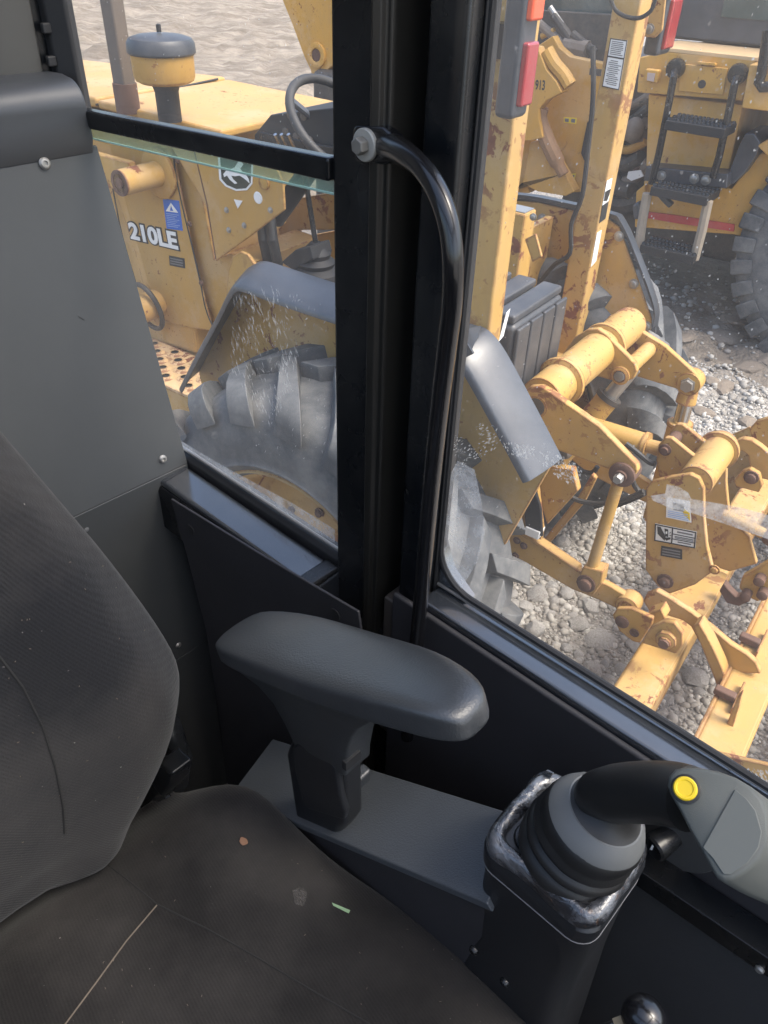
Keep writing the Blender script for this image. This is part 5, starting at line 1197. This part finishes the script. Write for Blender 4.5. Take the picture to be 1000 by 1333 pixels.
MB().px([(843, 95), (853, 96), (851, 107), (842, 105)], 'b', WB - .055, .006).build('light_lens', plain('clear_lens', (.45, .36, .32), .2), lt)
wp([(841, 217), (948, 227), (946, 246), (838, 236)], WB - .08, .25, 'step_bracket', M_fend)
for x, y in ((861, 229), (919, 235), (904, 233)): piece('bolt', BOLT, WL, U(x, y, 'b', WB - .081), ROT_NB, 1.8)
MB().box(A, (-1.2, WB + .80, .34), (2.6, WB + 2.6, 1.5)).build('shading_body', M_dark, WL, bevel=.03)  # dark block added under the loader to shade the ground
# frame, red stripe
FR = wp([(838, 236), (952, 246), (990, 200), (1060, 190), (1060, 330), (955, 306), (838, 297)], WB + .10, .7, 'rear_frame')
MB().px([(841, 276), (880, 281), (956, 293), (955, 302), (880, 291), (840, 284)], 'b', WB + .085, .0145).build('red_stripe', M_redp, FR)
wp([(970, 174), (982, 174), (990, 186), (985, 202), (970, 225), (955, 240), (946, 242), (948, 228), (962, 190)], WB + .0, .3, 'dark_tank', M_fend)
# ladder
LD = bpy.data.objects.new('ladder', None); COL.objects.link(LD); LD.parent = WL; LD.location = U(890, 200, 'b', WB - .2) - origin(WL)
for pts in (((879, 90), (877, 102), (868, 150), (858, 200), (848, 240)), ((960, 97), (956, 112), (946, 160), (936, 205), (928, 232))):
    p = [U(x, y, 'b', WB - .04 if i == 0 else WB - .13) for i, (x, y) in enumerate(pts)]
    MB().tube(p, .021, 12).build('ladder_rail', M_black, LD)
    MB().lathe(p[0], -TB, [(.05, -.04), (.055, .0), (.045, .03), (.0001, .035)], 20).build('rail_mount', M_black, LD)
def tread(px, b0, b1):
    P = [U(x, y, 'b', b0) for x, y in px]
    L_, R2 = P[0], P[1]; zt_ = (L_.z + R2.z) / 2; L_ = A(aa(L_), b0, zt_); R2 = A(aa(R2), b0, zt_)
    t = MB().prism([L_, R2, R2 + TB * (b1 - b0), L_ + TB * (b1 - b0)], -ZZ * .05).build('ladder_step', M_rubber, LD, bevel=.004)
    mb = MB(); n = 14
    for k in range(n):
        for j in range(3):
            c = L_.lerp(R2, (k + .5) / n) + TB * (b1 - b0) * (.15 + .35 * j)
            mb.lathe(c, ZZ, [(.016, 0), (.009, .014), (.006, .014)], 6, cap=False)
    mb.build('step_studs', M_black, t)
tread([(866, 160), (945, 166)], WB - .25, WB - .02); tread([(847, 246), (922, 255)], WB - .28, WB - .02); tread([(833, 322), (905, 332)], WB - .30, WB - .10)
M_belt = plain('frayed_belt', (.30, .25, .19), .8, var=.3)
for pts in (((843, 252), (836, 290), (831, 330)), ((922, 262), (914, 300), (904, 338))): MB().tube([U(x, y, 'b', WB - .22) for x, y in pts], .030, 8).build('step_belt', M_belt, LD)
MB().px([(822, 268), (832, 262), (834, 285), (824, 288)], 'b', WB, .1).build('rubber_stop', M_fend, WL, bevel=.02)
wp([(828, 250), (840, 240), (838, 300), (826, 296)], WB + .05, .2, 'frame_end')
wp([(852, 253), (860, 252), (876, 266), (870, 272)], WB - .1, .04, 'step_brace', M_fend)
MB().tube([U(x, y, 'b', WB - .15) for x, y in ((1000, 40), (992, 95), (988, 108), (992, 114), (1002, 113))], .028, 12).build('side_rail', M_black, WL)
# walkway and cab above
zd = U(868, 68, 'b', WB).z
MB().prism([A(aa(U(850, 66, 'b', WB)), WB, zd + .001), A(aa(U(850, 66, 'b', WB)) - 3.2, WB, zd + .001), A(aa(U(850, 66, 'b', WB)) - 3.2, WB + .42, zd + .001), A(aa(U(850, 66, 'b', WB)), WB + .42, zd + .001)], ZZ * .02).build('walkway', plain('walkway_plate', (.62, .42, .22), .6, var=.1), WL, bevel=.003)
aw = aa(U(866, 60, 'b', WB + .45))
CB = MB().box(A, (aw - 2.6, WB + .45, zd + .022), (aw, WB + 1.7, zd + 1.9)).build('loader_cab', M_fend, WL, bevel=.02)
MB().box(A, (aw - 1.3, WB + .44, zd + .16), (aw - .30, WB + .449, zd + 1.7)).build('cab_window', M_cabgl, CB)
MB().box(A, (aw - 2.5, WB + .44, zd + .16), (aw - 1.36, WB + .449, zd + 1.7)).build('cab_window', M_cabgl, CB)
MB().box(A, (aw + .001, WB + .50, zd + .16), (aw + .012, WB + 1.62, zd + 1.7)).build('cab_window', M_cabgl, CB)
MB().tube([A(aw - 1.6, WB + .40, zd + .62), A(aw - .2, WB + .40, zd + .60)], .02, 8).build('wiper_arm', M_steel, CB)
# rear wheel
def loader_wheel(cx, cy):
    R = .82; b = WB + .32
    lf = U(953, 335, 'b', WB + .12); a = aa(lf) - .80; c = A(a, b, R * .93)
    wh = bpy.data.objects.new('wheel', None); COL.objects.link(wh); wh.parent = WL; wh.location = c - origin(WL)
    ax = -TB; hw = .28
    mb = MB().lathe(c, ax, [(R * .5, hw * .8), (R * .56, hw * .98), (R * .78, hw * 1.02), (R * .9, hw * .96), (R * .955, hw * .85), (R * .965, 0), (R * .955, -hw * .85), (R * .8, -hw), (R * .5, -hw * .8)], 72, cap=False)
    x, y = TA, ax.cross(TA)
    def P(t, r, h): return c + ax * h + (x * math.cos(t) + y * math.sin(t)) * r
    N = 34
    for s_ in (-1, 1):
        for k in range(N):
            t0 = k * 2 * math.pi / N + (.12 if s_ < 0 else 0); d = .066; secs = []
            for f, r in ((.05, R), (.6, R), (.97, R - .015), (1.04, R - .10)):
                tt = t0 - f * .12; secs.append([P(tt - d, r - .05, s_ * hw * f), P(tt - d * .85, r, s_ * hw * f), P(tt + d * .85, r, s_ * hw * f), P(tt + d, r - .05, s_ * hw * f)])
            mb.loft(secs)
    mb.build('tyre', M_tyre, wh, bevel=.008)
    MB().lathe(c, ax, [(R * .52, hw * .85), (R * .54, hw * .8), (R * .47, hw * .6), (R * .45, hw * .2), (R * .25, hw * .3), (.001, hw * .35)], 48, cap=False).build('rim', Y_far, wh)
loader_wheel(0, 0)
wp([(985, 190), (1060, 150), (1060, 200), (1000, 205)], WB + .0, .6, 'rear_fender')
# front frame and lift arms seen between the roll bar posts
FB = WB + .5
wp([(700, 60), (720, 47), (728, 62), (742, 74), (790, 84), (800, 110), (780, 170), (772, 210), (760, 250), (740, 252), (715, 210), (700, 150)], FB, .08, 'front_frame_plate')
fr2 = [(640, 40), (690, 60), (700, 62), (712, 92), (724, 106), (732, 121), (712, 131), (702, 142), (702, 155), (707, 180), (690, 184), (640, 184)]
PP = wp(fr2, FB - .25, .10, 'lift_arm_plate')
MB().tube(smooth_path([U(x, y, 'b', FB - .2) for x, y in ((712, 66), (722, 84), (734, 98), (742, 112))], 4), .045, 10).build('arm_edge', Y_far, PP)
MB().tube(smooth_path([U(x, y, 'b', FB - .18) for x, y in ((706, 140), (703, 152), (708, 172), (718, 196), (728, 216), (734, 228))], 4), [.05] * 8 + [.055] * 8 + [.04] * 5, 10).build('worn_edge', plain('worn_brown_edge', (.27, .15, .075), .7, var=.4), PP)
wp([(668, 250), (680, 240), (690, 186), (706, 182), (720, 200), (735, 226), (748, 250), (736, 256), (700, 250), (680, 240)], FB - .15, .10, 'bucket_cheek')
wp([(630, 175), (693, 175), (691, 186), (683, 230), (690, 252), (630, 252)], FB - .10, .10, 'arm_cheek')
o = U(681, 116, 'b', FB - .2515)
text_mb('050 913', o, U(717, 118, 'b', FB - .2515) - o, ZZ, .082, .001, .0015, 'LEFT', 0, .62).build('stencilled_number', M_ink, PP, smooth=False)
for q in ([(734, 153), (751, 154), (750, 162), (734, 160)], [(737, 227), (750, 226), (747, 238), (737, 236)]):
    D = decal(q, FB, plain('yellow_safety_decal', (.75, .56, .04), .5), 'safety_decal', WL)
    for k in range(2): MB().prism([on_quad(q, FB - .0012, s, t) for s, t in ((.1 + .5 * k, .2), (.4 + .5 * k, .2), (.4 + .5 * k, .8), (.1 + .5 * k, .8))], -TB * .003).build('decal_print', M_inkg, D, smooth=False)
MB().px([(768, 89), (784, 91), (783, 100), (767, 98)], 'b', FB - .005, .004).build('dark_plate', M_dark, WL)
MB().px([(764, 160), (772, 152), (768, 205), (760, 210), (756, 200)], 'b', FB - .03, .02).build('dark_slot', M_ink, WL, bevel=.006)
# machinery of the articulation joint: hoses, pipes, castings
r = random.Random(21)
wp([(800, 100), (852, 110), (846, 260), (790, 270)], FB + .55, .05, 'joint_bulkhead', M_dark)
JN = []
for x0, y0, x1, y1, rad, mt in ((800, 132, 850, 122, .03, M_junk), (798, 158, 846, 140, .035, M_dark), (796, 172, 842, 160, .04, M_junk), (836, 180, 834, 225, .045, M_rust), (796, 188, 842, 184, .03, Y_far), (812, 160, 840, 175, .05, M_junk), (796, 205, 836, 206, .05, M_dark), (800, 240, 846, 212, .045, M_junk), (792, 220, 824, 250, .06, M_dark), (806, 116, 846, 130, .025, M_dark), (790, 256, 840, 262, .08, M_dark)):
    p, q_ = U(x0, y0, 'b', FB + .3), U(x1, y1, 'b', FB + .15); m_ = p.lerp(q_, .5) - ZZ * .05
    MB().tube(smooth_path([p, m_, q_], 5), rad, 10).build('joint_hose', mt, WL)
c = U(826, 170, 'b', FB + .1); MB().ball(c, .07, (1, 1, 1.2)).build('joint_casting', M_junk, WL)
MB().prism([U(x, y, 'b', FB + .05) for x, y in ((818, 224), (834, 222), (838, 230), (822, 236), (816, 232))], TB * .01).build('torn_label', M_white, WL)
wp([(640, -30), (800, -30), (800, 36), (640, 22)], FB + .5, .4, 'engine_cover', M_cabgl)
for x0, y0, x1, y1, rad, mt in ((700, 30, 735, 60, .03, M_junk), (720, 20, 760, 75, .03, M_dark), (705, 48, 722, 40, .02, Y_far), (735, 60, 765, 66, .06, M_junk), (745, 45, 775, 70, .03, M_dark), (716, 10, 740, 45, .02, M_steel)):
    MB().tube([U(x0, y0, 'b', FB + .2), U(x1, y1, 'b', FB + .2)], rad, 10).build('engine_pipe', mt, WL)
wp([(640, 10), (810, 20), (810, 84), (742, 74), (700, 60)], FB + .35, .05, 'engine_bay', M_dark)

# ================================================================== things further off behind the tractor bonnet
LO = thing('loader_boom', 'yellow steel boom end with a pin boss standing on the mud beyond the tractor', 'boom', A(4.9, 5.5, 0))
bb = 4.6
MB().px([(352, -60), (367, 0), (380, 32), (396, 75), (404, 92), (407, 106), (418, 100), (431, 88), (470, 70), (500, -60)], 'b', bb, .06).build('boom_plate', Y_far, LO, bevel=.01)
MB().px([(352, -60), (430, -60), (480, 60), (440, 76), (420, 40)], 'b', bb + .3, .06).build('boom_plate', Y_far, LO, bevel=.01)
c = U(413, 72, 'b', bb - .001); MB().lathe(c, -TB, [(.075, -.02), (.075, .015), (.055, .02), (.04, .015), (.035, -.02), (.0001, -.02)], 28).build('pin_boss', Y_far, LO); MB().lathe(c, -TB, [(.036, -.01), (.036, .012), (.0001, .013)], 16).build('pin', M_rust, LO)
pg = U(425, 95, 'b', bb); MB().box(A, (aa(pg) - .5, bb - .05, 0), (aa(pg) + .1, bb + .45, pg.z + .02)).build('boom_foot', M_dark, LO, bevel=.05)
zz_ = .30
t0_, t1_ = U(296, 118, 'z', zz_), U(392, 148, 'z', zz_); dr = (t1_ - t0_).normalized(); sd_ = dr.cross(ZZ)
TM = MB().prism([t0_ - ZZ * .3, t0_ + sd_ * .2 - ZZ * .3, t0_ + sd_ * .2, t0_], t1_ - t0_).build('timber_beam', M_wood, None, bevel=.01)
tag(TM, 'weathered brown timber beam lying on the mud behind the tractor', 'timber')
